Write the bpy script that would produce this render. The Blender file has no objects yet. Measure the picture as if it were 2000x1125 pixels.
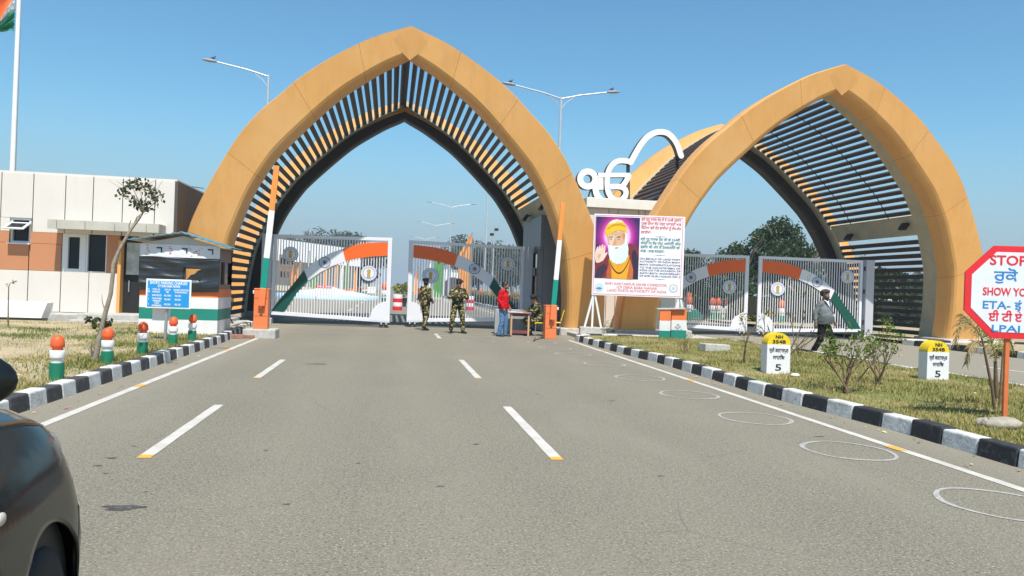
import bpy, bmesh, math, random
import numpy as np
from mathutils import Vector, Matrix, Euler
random.seed(7)
RNG = np.random.default_rng(7)
PI = math.pi
SC = bpy.context.scene
COL = SC.collection
R = math.radians

# ------------------------------------------------------------------ camera
EYE = Vector((0, 0, 1.5))
FPX = 1500.0
_yaw, _roll, _pit = R(9.0), R(2.05), 0.0017
_f = Vector((math.sin(_yaw)*math.cos(_pit), math.cos(_yaw)*math.cos(_pit), math.sin(_pit)))
_r0 = Vector((math.cos(_yaw), -math.sin(_yaw), 0))
_u0 = _r0.cross(_f)
_r = _r0*math.cos(_roll) + _u0*math.sin(_roll)
_u = _u0*math.cos(_roll) - _r0*math.sin(_roll)
cam_d = bpy.data.cameras.new('camera')
cam = bpy.data.objects.new('camera', cam_d); COL.objects.link(cam)
cam_d.sensor_width = 36; cam_d.lens = 36*FPX/2000
cam_d.clip_start = 0.05; cam_d.clip_end = 6000
_m = Matrix((_r, _u, -_f)).transposed().to_4x4(); _m.translation = EYE
cam.matrix_world = _m
SC.camera = cam

# ------------------------------------------------------------------ sky, sun, exposure
SUN_EL, SUN_AZ = R(60), R(4)          # from behind the camera, a little to the right
W = bpy.data.worlds.new('World'); SC.world = W; W.use_nodes = True
nt = W.node_tree
sky = nt.nodes.new('ShaderNodeTexSky'); sky.sky_type = 'NISHITA'; sky.sun_disc = False
sky.sun_elevation = SUN_EL; sky.sun_rotation = PI - SUN_AZ
sky.air_density = 1.25; sky.dust_density = 0.6; sky.ozone_density = 2.2; sky.altitude = 200
bg = nt.nodes['Background']; 
_tc = nt.nodes.new('ShaderNodeTexCoord'); _sx = nt.nodes.new('ShaderNodeSeparateXYZ'); nt.links.new(_tc.outputs['Generated'], _sx.inputs[0])
_mh = nt.nodes.new('ShaderNodeMapRange'); _mh.interpolation_type = 'SMOOTHERSTEP'; _mh.inputs[1].default_value = -.02; _mh.inputs[2].default_value = .25; _mh.inputs[3].default_value = 1; _mh.inputs[4].default_value = 0
nt.links.new(_sx.outputs[2], _mh.inputs[0])
_mx = nt.nodes.new('ShaderNodeMix'); _mx.data_type = 'RGBA'; _mx.blend_type = 'MULTIPLY'; _mx.inputs[0].default_value = 1
nt.links.new(sky.outputs[0], _mx.inputs[6]); _mx.inputs[7].default_value = (.60, .93, 1.03, 1)      # a deep winter blue overhead
_m2 = nt.nodes.new('ShaderNodeMix'); _m2.data_type = 'RGBA'; nt.links.new(_mh.outputs[0], _m2.inputs[0])
nt.links.new(_mx.outputs[2], _m2.inputs[6]); _m2.inputs[7].default_value = (2.62, 3.42, 4.20, 1)      # pale haze towards the horizon
nt.links.new(_m2.outputs[2], bg.inputs[0]); bg.inputs[1].default_value = 0.097
sl = bpy.data.lights.new('sun', 'SUN'); sl.energy = 4.2; sl.angle = R(0.53); sl.color = (1.0, 0.955, 0.88)
so = bpy.data.objects.new('sun', sl); COL.objects.link(so)
_sd = Vector((math.sin(SUN_AZ)*math.cos(SUN_EL), -math.cos(SUN_AZ)*math.cos(SUN_EL), math.sin(SUN_EL)))
so.rotation_euler = _sd.to_track_quat('Z', 'Y').to_euler(); so.location = _sd*60
SC.view_settings.view_transform = 'Standard'; SC.view_settings.look = 'None'
SC.view_settings.exposure = 0.57; SC.view_settings.gamma = 1

# ------------------------------------------------------------------ where a pixel of the photograph lies in the place
def ray(px, py): return _f + _r*((px-1000)/FPX) - _u*((py-562.5)/FPX)
def G(px, py, z=0.0):
    v = ray(px, py); return EYE + v*((z-EYE.z)/v.z)
def P(px, py, Y):
    v = ray(px, py); return EYE + v*(Y/v.y)

# ------------------------------------------------------------------ materials
MATS = {}
def mat(name, col, rough=0.6, var=0.12, scale=6.0, bump=0.0, bscale=None, metal=0.0, spec=0.5, col2=None, detail=6, coat=0.0, stretch=None):
    if name in MATS: return MATS[name]
    m = bpy.data.materials.new(name); m.use_nodes = True; n = m.node_tree.nodes; l = m.node_tree.links
    b = n['Principled BSDF']
    tc = n.new('ShaderNodeTexCoord'); src = tc.outputs['Object']
    if stretch:
        mp = n.new('ShaderNodeMapping'); mp.inputs['Scale'].default_value = stretch; l.new(src, mp.inputs[0]); src = mp.outputs[0]
    nz = n.new('ShaderNodeTexNoise'); nz.inputs['Scale'].default_value = scale; nz.inputs['Detail'].default_value = detail
    nz.inputs['Roughness'].default_value = 0.62; l.new(src, nz.inputs['Vector'])
    rp = n.new('ShaderNodeValToRGB'); rp.color_ramp.elements[0].position = 0.3; rp.color_ramp.elements[1].position = 0.72
    a = col2 if col2 else [c*(1-var) for c in col]; c2 = col if col2 else [min(1, c*(1+var*0.7)) for c in col]
    rp.color_ramp.elements[0].color = (*a, 1); rp.color_ramp.elements[1].color = (*c2, 1)
    l.new(nz.outputs[0], rp.inputs[0]); l.new(rp.outputs[0], b.inputs['Base Color'])
    mr = n.new('ShaderNodeMapRange'); mr.inputs[3].default_value = max(0.02, rough-0.08); mr.inputs[4].default_value = min(1, rough+0.1)
    l.new(nz.outputs[0], mr.inputs[0]); l.new(mr.outputs[0], b.inputs['Roughness'])
    b.inputs['Metallic'].default_value = metal; b.inputs['Specular IOR Level'].default_value = spec
    b.inputs['Coat Weight'].default_value = coat; b.inputs['Coat Roughness'].default_value = 0.03
    if bump:
        n2 = n.new('ShaderNodeTexNoise'); n2.inputs['Scale'].default_value = bscale or scale*6; n2.inputs['Detail'].default_value = 5
        l.new(src, n2.inputs['Vector'])
        bp = n.new('ShaderNodeBump'); bp.inputs['Strength'].default_value = bump; bp.inputs['Distance'].default_value = 0.02
        l.new(n2.outputs[0], bp.inputs['Height']); l.new(bp.outputs[0], b.inputs['Normal'])
    MATS[name] = m; return m

def nodes_of(m): return m.node_tree.nodes, m.node_tree.links

def mix_over(m, col, scale, lo, hi, coord='Object', stretch=None, detail=8, fac=1.0):
    """lay worn patches of another colour over a material's own colour"""
    n, l = nodes_of(m); b = n['Principled BSDF']
    prev = b.inputs['Base Color'].links[0].from_socket
    tc = n.new('ShaderNodeTexCoord'); src = tc.outputs[coord]
    if stretch:
        mp = n.new('ShaderNodeMapping'); mp.inputs['Scale'].default_value = stretch; l.new(src, mp.inputs[0]); src = mp.outputs[0]
    nz = n.new('ShaderNodeTexNoise'); nz.inputs['Scale'].default_value = scale; nz.inputs['Detail'].default_value = detail; nz.inputs['Roughness'].default_value = 0.7
    l.new(src, nz.inputs['Vector'])
    mr = n.new('ShaderNodeMapRange'); mr.inputs[1].default_value = lo; mr.inputs[2].default_value = hi; mr.inputs[4].default_value = fac
    l.new(nz.outputs[0], mr.inputs[0])
    mx = n.new('ShaderNodeMix'); mx.data_type = 'RGBA'
    l.new(mr.outputs[0], mx.inputs[0]); l.new(prev, mx.inputs[6]); mx.inputs[7].default_value = (*col, 1)
    l.new(mx.outputs[2], b.inputs['Base Color'])
    return m

def leaf_mat(name, cols, rough=0.55, trans=0.25):
    if name in MATS: return MATS[name]
    m = bpy.data.materials.new(name); m.use_nodes = True; n, l = nodes_of(m); b = n['Principled BSDF']
    g = n.new('ShaderNodeNewGeometry'); rp = n.new('ShaderNodeValToRGB')
    while len(rp.color_ramp.elements) < len(cols): rp.color_ramp.elements.new(0.5)
    for i, c in enumerate(cols):
        rp.color_ramp.elements[i].position = i/max(1, len(cols)-1); rp.color_ramp.elements[i].color = (*c, 1)
    l.new(g.outputs['Random Per Island'], rp.inputs[0]); l.new(rp.outputs[0], b.inputs['Base Color'])
    b.inputs['Roughness'].default_value = rough; b.inputs['Specular IOR Level'].default_value = 0.3
    tr = n.new('ShaderNodeBsdfTranslucent'); l.new(rp.outputs[0], tr.inputs[0])
    mx = n.new('ShaderNodeMixShader'); mx.inputs[0].default_value = trans
    l.new(b.outputs[0], mx.inputs[1]); l.new(tr.outputs[0], mx.inputs[2]); l.new(mx.outputs[0], n['Material Output'].inputs[0])
    MATS[name] = m; return m

# ------------------------------------------------------------------ mesh building
class MB:
    def __init__(s): s.v = []; s.f = []; s.m = []; s.s = []
    def add(s, vs, fs, mi=0, smooth=False):
        o = len(s.v); s.v.extend([tuple(p) for p in vs])
        for f in fs: s.f.append(tuple(i+o for i in f)); s.m.append(mi); s.s.append(smooth)
    def box(s, c, d, mi=0, rot=None):
        x, y, z = d[0]/2, d[1]/2, d[2]/2
        vs = [Vector(p) for p in ((-x,-y,-z),(x,-y,-z),(x,y,-z),(-x,y,-z),(-x,-y,z),(x,-y,z),(x,y,z),(-x,y,z))]
        if rot is not None:
            e = Euler(rot).to_matrix(); vs = [e @ p for p in vs]
        c = Vector(c); s.hexa([p+c for p in vs], mi)
    def hexa(s, vs, mi=0):
        s.add(vs, [(0,3,2,1),(4,5,6,7),(0,1,5,4),(1,2,6,5),(2,3,7,6),(3,0,4,7)], mi)
    def bar(s, a, b, w, h=None, mi=0):
        a, b = Vector(a), Vector(b); h = h or w; d = (b-a); L = d.length
        q = d.to_track_quat('Z', 'Y').to_matrix(); vs = []
        for z in (0, L):
            for x, y in ((-w/2,-h/2),(w/2,-h/2),(w/2,h/2),(-w/2,h/2)): vs.append(a + q @ Vector((x, y, z)))
        s.hexa(vs, mi)
    def tube(s, pts, rad, n=8, mi=0, smooth=True, caps=True):
        pts = [Vector(p) for p in pts]; N = len(pts)
        if not hasattr(rad, '__len__'): rad = [rad]*N
        vs = []; up = None
        for i in range(N):
            t = (pts[min(i+1, N-1)]-pts[max(i-1, 0)])
            if t.length < 1e-9: t = Vector((0,0,1))
            t.normalize()
            if up is None:
                up = Vector((0,0,1)) if abs(t.z) < 0.9 else Vector((1,0,0))
            a = t.cross(up)
            if a.length < 1e-6: a = t.orthogonal()
            a.normalize(); up = a.cross(t).normalized()
            for k in range(n):
                th = 2*PI*k/n; vs.append(pts[i] + (a*math.cos(th)+up*math.sin(th))*rad[i])
        fs = [(i*n+k, i*n+(k+1) % n, (i+1)*n+(k+1) % n, (i+1)*n+k) for i in range(N-1) for k in range(n)]
        s.add(vs, fs, mi, smooth)
        if caps:
            s.add(vs[:n], [tuple(range(n-1, -1, -1))], mi); s.add(vs[-n:], [tuple(range(n))], mi)
    def lathe(s, prof, n=20, loc=(0,0,0), mi=0, smooth=True, axis='Z', squash=(1,1)):
        loc = Vector(loc); vs = []
        for r, z in prof:
            for k in range(n):
                th = 2*PI*k/n; a, b = r*math.cos(th)*squash[0], r*math.sin(th)*squash[1]
                vs.append(loc + (Vector((a, b, z)) if axis == 'Z' else Vector((z, a, b)) if axis == 'X' else Vector((a, z, b))))
        N = len(prof)
        fs = [(i*n+k, i*n+(k+1) % n, (i+1)*n+(k+1) % n, (i+1)*n+k) for i in range(N-1) for k in range(n)]
        s.add(vs, fs, mi, smooth)
        if prof[0][0] > 1e-4: s.add(vs[:n], [tuple(range(n-1,-1,-1))], mi)
        if prof[-1][0] > 1e-4: s.add(vs[-n:], [tuple(range(n))], mi)
    def prism(s, poly, y0, y1, mi=0, mside=None):
        n = len(poly); vs = [(x, y0, z) for x, z in poly] + [(x, y1, z) for x, z in poly]
        s.add(vs, [tuple(range(n)), tuple(range(2*n-1, n-1, -1))], mi)
        s.add(vs, [(i, (i+1) % n, n+(i+1) % n, n+i) for i in range(n)], mi if mside is None else mside)
    def strip(s, A, B, y0, y1, mi=0):
        """solid band between two matching xz polylines, from y0 to y1"""
        n = len(A); vs = []
        for (a, b) in zip(A, B): vs += [(a[0], y0, a[1]), (b[0], y0, b[1]), (b[0], y1, b[1]), (a[0], y1, a[1])]
        fs = []
        for i in range(n-1):
            o, q = i*4, (i+1)*4
            for k in range(4): fs.append((o+k, o+(k+1) % 4, q+(k+1) % 4, q+k))
        fs += [(3,2,1,0), (n*4-4, n*4-3, n*4-2, n*4-1)]
        s.add(vs, fs, mi)
    def ell(s, c, r, n=12, m=8, mi=0, M=None):
        vs = []; c = Vector(c)
        for i in range(1, m):
            ph = PI*i/m
            for k in range(n):
                th = 2*PI*k/n; p = Vector((r[0]*math.sin(ph)*math.cos(th), r[1]*math.sin(ph)*math.sin(th), r[2]*math.cos(ph)))
                vs.append(c + (M @ p if M is not None else p))
        for z in (1, -1):
            p = Vector((0,0,r[2]*z)); vs.append(c + (M @ p if M is not None else p))
        fs = [((i*n+k), (i+1)*n+k, (i+1)*n+(k+1) % n, i*n+(k+1) % n) for i in range(m-2) for k in range(n)]
        t = len(vs)-2
        fs += [(t, k, (k+1) % n) for k in range(n)] + [(t+1, (m-2)*n+(k+1) % n, (m-2)*n+k) for k in range(n)]
        s.add(vs, fs, mi, True)
    def cap(s, a, b, ra, rb, n=10, mi=0):
        """tapered limb with round ends"""
        a, b = Vector(a), Vector(b); d = b-a
        L = d.length
        if L < 1e-6: return
        d.normalize(); pts = []; rs = []
        for t in (-0.98, -0.8, -0.45): pts.append(a + d*ra*t); rs.append(ra*math.sqrt(1-t*t))
        pts += [a, a+(b-a)*0.5, b]; rs += [ra, (ra+rb)/2, rb]
        for t in (0.45, 0.8, 0.98): pts.append(b + d*rb*t); rs.append(rb*math.sqrt(1-t*t))
        s.tube(pts, rs, n, mi)
    def build(s, name, mats, parent=None, loc=(0,0,0), rot=(0,0,0), bevel=0, seg=2, fix=True, smooth_all=None):
        me = bpy.data.meshes.new(name)
        me.from_pydata([tuple(p) for p in s.v], [], s.f)
        if not isinstance(mats, (list, tuple)): mats = [mats]
        for m in mats: me.materials.append(m)
        me.polygons.foreach_set('material_index', s.m)
        me.polygons.foreach_set('use_smooth', s.s if smooth_all is None else [smooth_all]*len(s.f))
        if fix:
            bm = bmesh.new(); bm.from_mesh(me); bmesh.ops.recalc_face_normals(bm, faces=bm.faces); bm.to_mesh(me); bm.free()
        me.update()
        o = bpy.data.objects.new(name, me); COL.objects.link(o)
        o.location = loc; o.rotation_euler = rot
        if parent: o.parent = parent
        if bevel:
            b = o.modifiers.new('bevel', 'BEVEL'); b.width = bevel; b.segments = seg; b.limit_method = 'ANGLE'; b.angle_limit = R(35)
        return o

def tag(o, label=None, cat=None, group=None, kind=None):
    if label: o['label'] = label
    if cat: o['category'] = cat
    if group: o['group'] = group
    if kind: o['kind'] = kind
    return o
def thing(name, label, cat, loc=(0,0,0), rz=0, group=None):
    o = bpy.data.objects.new(name, None); COL.objects.link(o); o.empty_display_size = 0.2
    o.location = loc; o.rotation_euler = (0,0,rz); return tag(o, label, cat, group)
def copy_tree(o, parent=None):
    c = o.copy(); COL.objects.link(c)
    if parent: c.parent = parent
    for ch in list(o.children): copy_tree(ch, c)
    return c
def structure(o): o['kind'] = 'structure'; return o

def bake(o):
    """replace an object's mesh by its modified mesh"""
    dg = bpy.context.evaluated_depsgraph_get(); dg.update()
    me = bpy.data.meshes.new_from_object(o.evaluated_get(dg))
    o.modifiers.clear(); o.data = me; return o

def text(s, size, parent, loc, m, align='CENTER', width=None, bold=0.0, ext=0.002, name='lettering', rot=(PI/2,0,0), space=1.0, line=1.0, shear=0):
    c = bpy.data.curves.new('t', 'FONT'); c.body = s; c.size = size; c.align_x = align; c.align_y = 'CENTER'
    c.offset = bold*size; c.extrude = ext; c.space_character = space; c.space_line = line; c.resolution_u = 3; c.shear = shear
    o = bpy.data.objects.new('t', c); COL.objects.link(o)
    dg = bpy.context.evaluated_depsgraph_get(); dg.update()
    me = bpy.data.meshes.new_from_object(o.evaluated_get(dg)); bpy.data.objects.remove(o); bpy.data.curves.remove(c)
    me.name = name; me.materials.clear(); me.materials.append(m)
    r = bpy.data.objects.new(name, me); COL.objects.link(r); r.parent = parent; r.location = loc; r.rotation_euler = rot
    if width and len(me.vertices):
        xs = [v.co.x for v in me.vertices]; w = max(xs)-min(xs)
        if w > 1e-6: r.scale.x = width/w
    return r

# shared paints
WHITE = mat('white_paint', (0.78,0.77,0.76), 0.45, 0.05, 4, 0.05)
CREAM = mat('cream_panel', (0.62,0.58,0.52), 0.5, 0.03, 1.2)
BLACK = mat('black_matte', (0.012,0.012,0.012), 0.6, 0.2, 10)
DARKM = mat('dark_metal', (0.03,0.028,0.027), 0.5, 0.2, 5)
STEEL = mat('grey_steel', (0.42,0.43,0.45), 0.4, 0.1, 6, metal=0.6)
SAFF = mat('saffron_paint', (0.74,0.105,0.022), 0.55, 0.08, 5, 0.05)
GREEN = mat('green_paint', (0.005,0.17,0.085), 0.5, 0.15, 5, 0.05)
NAVY = mat('navy_paint', (0.02,0.045,0.16), 0.5, 0.1, 5)
CONC = mat('rough_concrete', (0.46,0.44,0.40), 0.9, 0.25, 7, 0.5, 40)
# ------------------------------------------------------------------ ground, road, verges
EARTH = mat('dusty_earth', (0.36,0.29,0.19), 0.95, 0.3, 0.6, 0.4, 9)
mix_over(EARTH, (0.16,0.16,0.06), 0.25, 0.5, 0.62)
ASPH = mat('asphalt', (0.194,0.172,0.124), 0.85, 0.10, 0.35, 0.6, 90)
mix_over(ASPH, (0.43,0.39,0.30), 58, 0.53, 0.66, detail=3, fac=0.9)
mix_over(ASPH, (0.035,0.032,0.025), 46, 0.55, 0.67, detail=3, fac=0.95)
mix_over(ASPH, (0.30,0.27,0.205), 22, 0.54, 0.68, detail=4, fac=0.55)
mix_over(ASPH, (0.105,0.097,0.076), 17, 0.55, 0.70, detail=5, fac=0.6)
mix_over(ASPH, (0.25,0.225,0.168), 0.55, 0.52, 0.72, stretch=(1.6,0.35,1), fac=0.6)
mix_over(ASPH, (0.14,0.13,0.105), 2.2, 0.64, 0.74, stretch=(1,0.5,1), fac=0.5)
mix_over(ASPH, (0.12,0.115,0.11), 7.0, 0.71, 0.75, detail=4, fac=0.7)
# dust along the kerbs, tyre-polished wheel tracks, hair cracks
n, l = nodes_of(ASPH); bs = n['Principled BSDF']; tc = n.new('ShaderNodeTexCoord'); sx = n.new('ShaderNodeSeparateXYZ'); l.new(tc.outputs['Object'], sx.inputs[0])
wn = n.new('ShaderNodeTexNoise'); wn.inputs['Scale'].default_value = .7; wn.inputs['Detail'].default_value = 6; l.new(tc.outputs['Object'], wn.inputs[0])
ad = n.new('ShaderNodeMath'); ad.operation = 'MULTIPLY_ADD'; ad.inputs[1].default_value = .7; l.new(wn.outputs[0], ad.inputs[0]); l.new(sx.outputs[0], ad.inputs[2])
mr = n.new('ShaderNodeMapRange'); mr.inputs[1].default_value = -4.0; mr.inputs[2].default_value = 6.5; l.new(ad.outputs[0], mr.inputs[0])
rp = n.new('ShaderNodeValToRGB'); e = rp.color_ramp.elements; e[0].position = 0; e[0].color = (1,1,1,1); e[1].position = 1; e[1].color = (1,1,1,1)
for x, v in ((-3.3,.75),(-2.7,.12),(-1.5,.0),(-.9,.28),(-.2,.0),(.5,.28),(1.1,.05),(2.2,.25),(3.0,.02),(3.9,.25),(4.7,.1),(5.3,.25),(5.75,.8)): q = e.new((x+.35+4)/10.5); q.color = (v,v,v,1)
l.new(mr.outputs[0], rp.inputs[0]); prev = bs.inputs['Base Color'].links[0].from_socket
mx = n.new('ShaderNodeMix'); mx.data_type = 'RGBA'; ml = n.new('ShaderNodeMath'); ml.operation = 'MULTIPLY'; ml.inputs[1].default_value = .55; l.new(rp.outputs[0], ml.inputs[0]); l.new(ml.outputs[0], mx.inputs[0]); l.new(prev, mx.inputs[6]); mx.inputs[7].default_value = (.305,.272,.205,1)
vo = n.new('ShaderNodeTexVoronoi'); vo.feature = 'DISTANCE_TO_EDGE'; vo.inputs['Scale'].default_value = .42
vm = n.new('ShaderNodeMix'); vm.data_type = 'VECTOR'; vm.inputs[0].default_value = .12; l.new(tc.outputs['Object'], vm.inputs[4]); w2 = n.new('ShaderNodeTexNoise'); w2.inputs['Scale'].default_value = 2.2; w2.inputs['Detail'].default_value = 7; l.new(tc.outputs['Object'], w2.inputs[0]); l.new(w2.outputs[1], vm.inputs[5]); l.new(vm.outputs[1], vo.inputs['Vector'])
lt = n.new('ShaderNodeMapRange'); lt.inputs[1].default_value = .0012; lt.inputs[2].default_value = .004; lt.inputs[3].default_value = 1; lt.inputs[4].default_value = 0; l.new(vo.outputs['Distance'], lt.inputs[0])
mk = n.new('ShaderNodeMapRange'); mk.inputs[1].default_value = .52; mk.inputs[2].default_value = .62; mk.inputs[4].default_value = .28; l.new(wn.outputs[0], mk.inputs[0]); mm = n.new('ShaderNodeMath'); mm.operation = 'MULTIPLY'; l.new(lt.outputs[0], mm.inputs[0]); l.new(mk.outputs[0], mm.inputs[1])
m3 = n.new('ShaderNodeMix'); m3.data_type = 'RGBA'; l.new(mm.outputs[0], m3.inputs[0]); l.new(mx.outputs[2], m3.inputs[6]); m3.inputs[7].default_value = (.06,.055,.045,1); l.new(m3.outputs[2], bs.inputs['Base Color'])
SOIL = mat('dry_grass_soil', (0.34,0.26,0.12), 0.95, 0.25, 1.6, 0.6, 25, col2=(0.25,0.20,0.08))
mix_over(SOIL, (0.12,0.15,0.03), 0.9, 0.42, 0.58, fac=0.85)
BARE = mat('bare_earth', (0.42,0.33,0.20), 0.95, 0.2, 2.0, 0.6, 20)
mix_over(BARE, (0.20,0.19,0.07), 0.7, 0.5, 0.6, fac=0.8)
def paint(name, col, worn=0.5):
    m = mat(name, col, 0.75, 0.12, 3, 0.1, 60)
    mix_over(m, (0.23,0.22,0.20), 26, worn, worn+0.16, fac=0.85); mix_over(m, (0.34,0.32,0.29), 3.5, 0.45, 0.7, fac=0.5); return m
LINE = paint('road_line_paint', (0.56,0.52,0.46), 0.57)
CIRC = paint('road_circle_paint', (0.44,0.42,0.37), 0.44)
FAINT = paint('faded_line_paint', (0.36,0.34,0.31), 0.46)
YEL = paint('orange_line_paint', (0.80,0.36,0.02), 0.62)

b = MB(); b.add([(-3000,-200,-.03),(3000,-200,-.03),(3000,4000,-.03),(-3000,4000,-.03)], [(0,1,2,3)])
structure(b.build('ground', EARTH))
b = MB()
for x0, x1, y0, y1 in ((-3.95,5.9,-25,24.2),(10.95,18.4,-25,24.2),(-14,26,24.2,44),(-16,7.3,44,420)):
    b.add([(x0,y0,0),(x1,y0,0),(x1,y1,0),(x0,y1,0)], [(0,1,2,3)])
structure(b.build('road', ASPH))

def wobble(x, y): return 0.02*math.sin(x*1.7+y*.6)+0.018*math.sin(y*2.3-x*.8)+0.012*math.sin(3.1*x+2.7*y)
def sheet(name, x0, x1, y0, y1, st, z, m, edge=None):
    nx, ny = int((x1-x0)/st)+1, int((y1-y0)/st)+1; vs = []; fs = []
    for j in range(ny+1):
        for i in range(nx+1):
            x, y = x0+(x1-x0)*i/nx, y0+(y1-y0)*j/ny
            e = min(1, min(i, nx-i, j, ny-j)/2)
            if edge: x = edge(x, y)
            vs.append((x, y, z + wobble(x, y)*e))
    fs = [(j*(nx+1)+i, j*(nx+1)+i+1, (j+1)*(nx+1)+i+1, (j+1)*(nx+1)+i) for j in range(ny) for i in range(nx)]
    b = MB(); b.add(vs, fs, 0, True); return structure(b.build(name, m))
sheet('verge', -40, -4.0, -25, 23.6, .5, .135, BARE)
sheet('verge', 5.95, 10.9, -25, 23.6, .35, .135, SOIL)
sheet('verge', 18.75, 60, -25, 44, 1.0, .12, BARE)
b = MB(); b.box((8.4,25.2,.06),(4.7,3.0,.12)); structure(b.build('pavement', CONC, bevel=.02))
b = MB(); b.box((-7.0,25.6,.06),(4.6,3.6,.12)); structure(b.build('pavement', CONC, bevel=.02))

KW = mat('kerb_white', (0.62,0.61,0.58), 0.8, 0.14, 5, 0.35, 30)
mix_over(KW, (0.36,0.34,0.30), 9, 0.50, 0.64, fac=0.75)
mix_over(KW, (0.20,0.19,0.17), 24, 0.62, 0.70, fac=0.8)
mix_over(KW, (0.22,0.21,0.19), 3.0, 0.60, 0.70, stretch=(1,1,3), fac=0.7)
KB = mat('kerb_black', (0.022,0.023,0.025), 0.7, 0.3, 6, 0.35, 30)
mix_over(KB, (0.13,0.125,0.12), 11, 0.54, 0.70, fac=0.6)
mix_over(KB, (0.30,0.28,0.25), 26, 0.66, 0.72, fac=0.7)
KBD = mat('kerb_black_faded', (0.05,0.05,0.052), 0.8, 0.3, 6, 0.35, 30)
mix_over(KBD, (0.20,0.19,0.18), 9, 0.55, 0.72, fac=0.6)
def kerb(path, step, first, side, h=.18, w=.2, black=KB, cuts=None, zb=-.02):
    """painted blocks laid along a line; side = +1 when the grass lies towards +X"""
    P2 = [Vector(p) for p in path]; seg = [0]
    for a, c in zip(P2, P2[1:]): seg.append(seg[-1]+(c-a).length)
    def pt(t):
        for i in range(len(P2)-1):
            if t <= seg[i+1] or i == len(P2)-2:
                d = (P2[i+1]-P2[i]).normalized(); return P2[i]+d*(t-seg[i]), d
    b = MB(); t = 0; k = first
    while t < seg[-1]-.05:
        L = step*random.uniform(.96,1.04); t1 = min(t+L, seg[-1]); a, d = pt(t+.004); c, d2 = pt(t1-.004)
        n = Vector((d.y,-d.x))*side; n2 = Vector((d2.y,-d2.x))*side; hh = h+random.uniform(-.012,.012); j = random.uniform(-.008,.008)
        q = [a-n*j, c-n2*j, c+n2*w, a+n*w]
        top = [a+n*.022-n*j, c+n2*.022-n2*j, c+n2*w, a+n*w]
        b.hexa([(p.x,p.y,zb) for p in q]+[(p.x,p.y,hh+random.uniform(-.004,.004)) for p in top], k % 2); t = t1; k += 1
    o = b.build('kerb', [KW, black], bevel=.022, seg=3); structure(o); return o
kerb([(5.83,-6),(5.86,6.45),(5.91,8.1),(5.83,9.3),(5.74,10.5),(5.71,11.5),(5.78,12.8),(5.85,16.2),(5.73,18),(5.66,20.5),(5.62,22),(5.66,23.3),(6.2,23.8),(8,23.9)], .52, 1, 1)
kerb([(-3.83,-4.9),(-3.83,16.5),(-3.86,19.5),(-4.06,22.5),(-4.2,24.4),(-4.3,26)], .425, 1, -1, black=KBD)
kerb([(10.98,-6),(11.05,12),(11.2,16),(11.2,20),(10.95,23.8)], .8, 0, -1, h=.15, w=.16)
kerb([(18.45,-4),(18.45,25.4)], .9, 0, 1, h=.2, w=.25)
kerb([(18.6,25.6),(30,25.8)], .9, 0, 1, h=.2, w=.25)
kerb([(7.35,44.3),(7.3,120)], .8, 0, 1, h=.24, w=.3)

# ------------------------------------------------------------------ painted markings
def line(name, x0, y0, x1, y1, w, m=LINE, z=.004, end=None):
    d = Vector((x1-x0, y1-y0)).normalized(); n = Vector((d.y,-d.x))*w/2; b = MB()
    L = math.hypot(x1-x0, y1-y0); N = max(1, int(L/.35)); a = 0
    cut = [0] + ([end/L] if end else []) + [1]
    for i, (s, e) in enumerate(zip(cut, cut[1:])):
        for k in range(N):
            u0, u1 = s+(e-s)*k/N, s+(e-s)*(k+1)/N; p, q = Vector((x0+(x1-x0)*u0, y0+(y1-y0)*u0)), Vector((x0+(x1-x0)*u1, y0+(y1-y0)*u1))
            j0, j1 = 1+.05*math.sin(k*2.1), 1+.05*math.sin((k+1)*2.1)
            b.add([(p+n*j0).to_3d(), (q+n*j1).to_3d(), (q-n*j1).to_3d(), (p-n*j0).to_3d()], [(0,1,2,3)], 1 if (end and i == 0) else 0)
    o = b.build(name, [m, YEL], loc=(0,0,z)); structure(o); return o
for x, y0, y1 in ((-1.96,6.72,9.56),(-1.97,12.2,15.15),(1.52,6.66,9.68),(1.5,12.65,15.85),(1.47,22.3,24.5)):
    line('lane_marking', x, y0, x, y1, .11, end=.12)
line('lane_marking', -3.32, -5, -3.34, 22.4, .11); line('lane_marking', 5.06, -5, 5.24, 8.7, .11)
line('lane_marking', 5.24, 8.7, 5.45, 22.9, .11)
for x, y in ((-3.325,11.15),(-3.335,16.9),(-3.335,5.4),(5.40,18.9),(5.30,12.9),(5.2,7.2)): line('lane_marking', x, y-.12, x, y+.12, .112, YEL, .0065)
line('lane_marking', -3.0, 23.55, 5.2, 23.75, .1, FAINT)
line('lane_marking', 14.6, 8, 14.6, 11, .13); line('lane_marking', 14.6, 14, 14.6, 17, .13); line('lane_marking', 14.6, 20, 14.6, 23, .13, end=.13)
line('lane_marking', 11.5, -5, 11.5, 23, .1, FAINT)
for x0, x1 in ((-12.5,-12.4),(6.3,6.4)): line('lane_marking', x0, 31, x1-.2, 240, .15)
for y in range(34, 230, 9): line('lane_marking', -2.2, y, -2.2, y+3.5, .15)
line('lane_marking', -7, 33, 0.4, 33.4, .15, FAINT); line('lane_marking', 1.0, 41, 6.2, 41.0, .18)
def ring(x, y, r, w, m):
    b = MB(); N = 48; vs = []
    for k in range(N):
        a = 2*PI*k/N; jr = r*(1+.03*math.sin(2*a+x)+.015*math.sin(5*a+y)); ww = w*(1+.25*math.sin(3*a+y))
        vs += [(x+jr*math.cos(a), y+jr*math.sin(a), .004), (x+(jr-ww)*math.cos(a), y+(jr-ww)*math.sin(a), .004)]
    b.add(vs, [(2*k, 2*((k+1) % N), 2*((k+1) % N)+1, 2*k+1) for k in range(N)]); structure(b.build('circle_marking', m))
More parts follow.
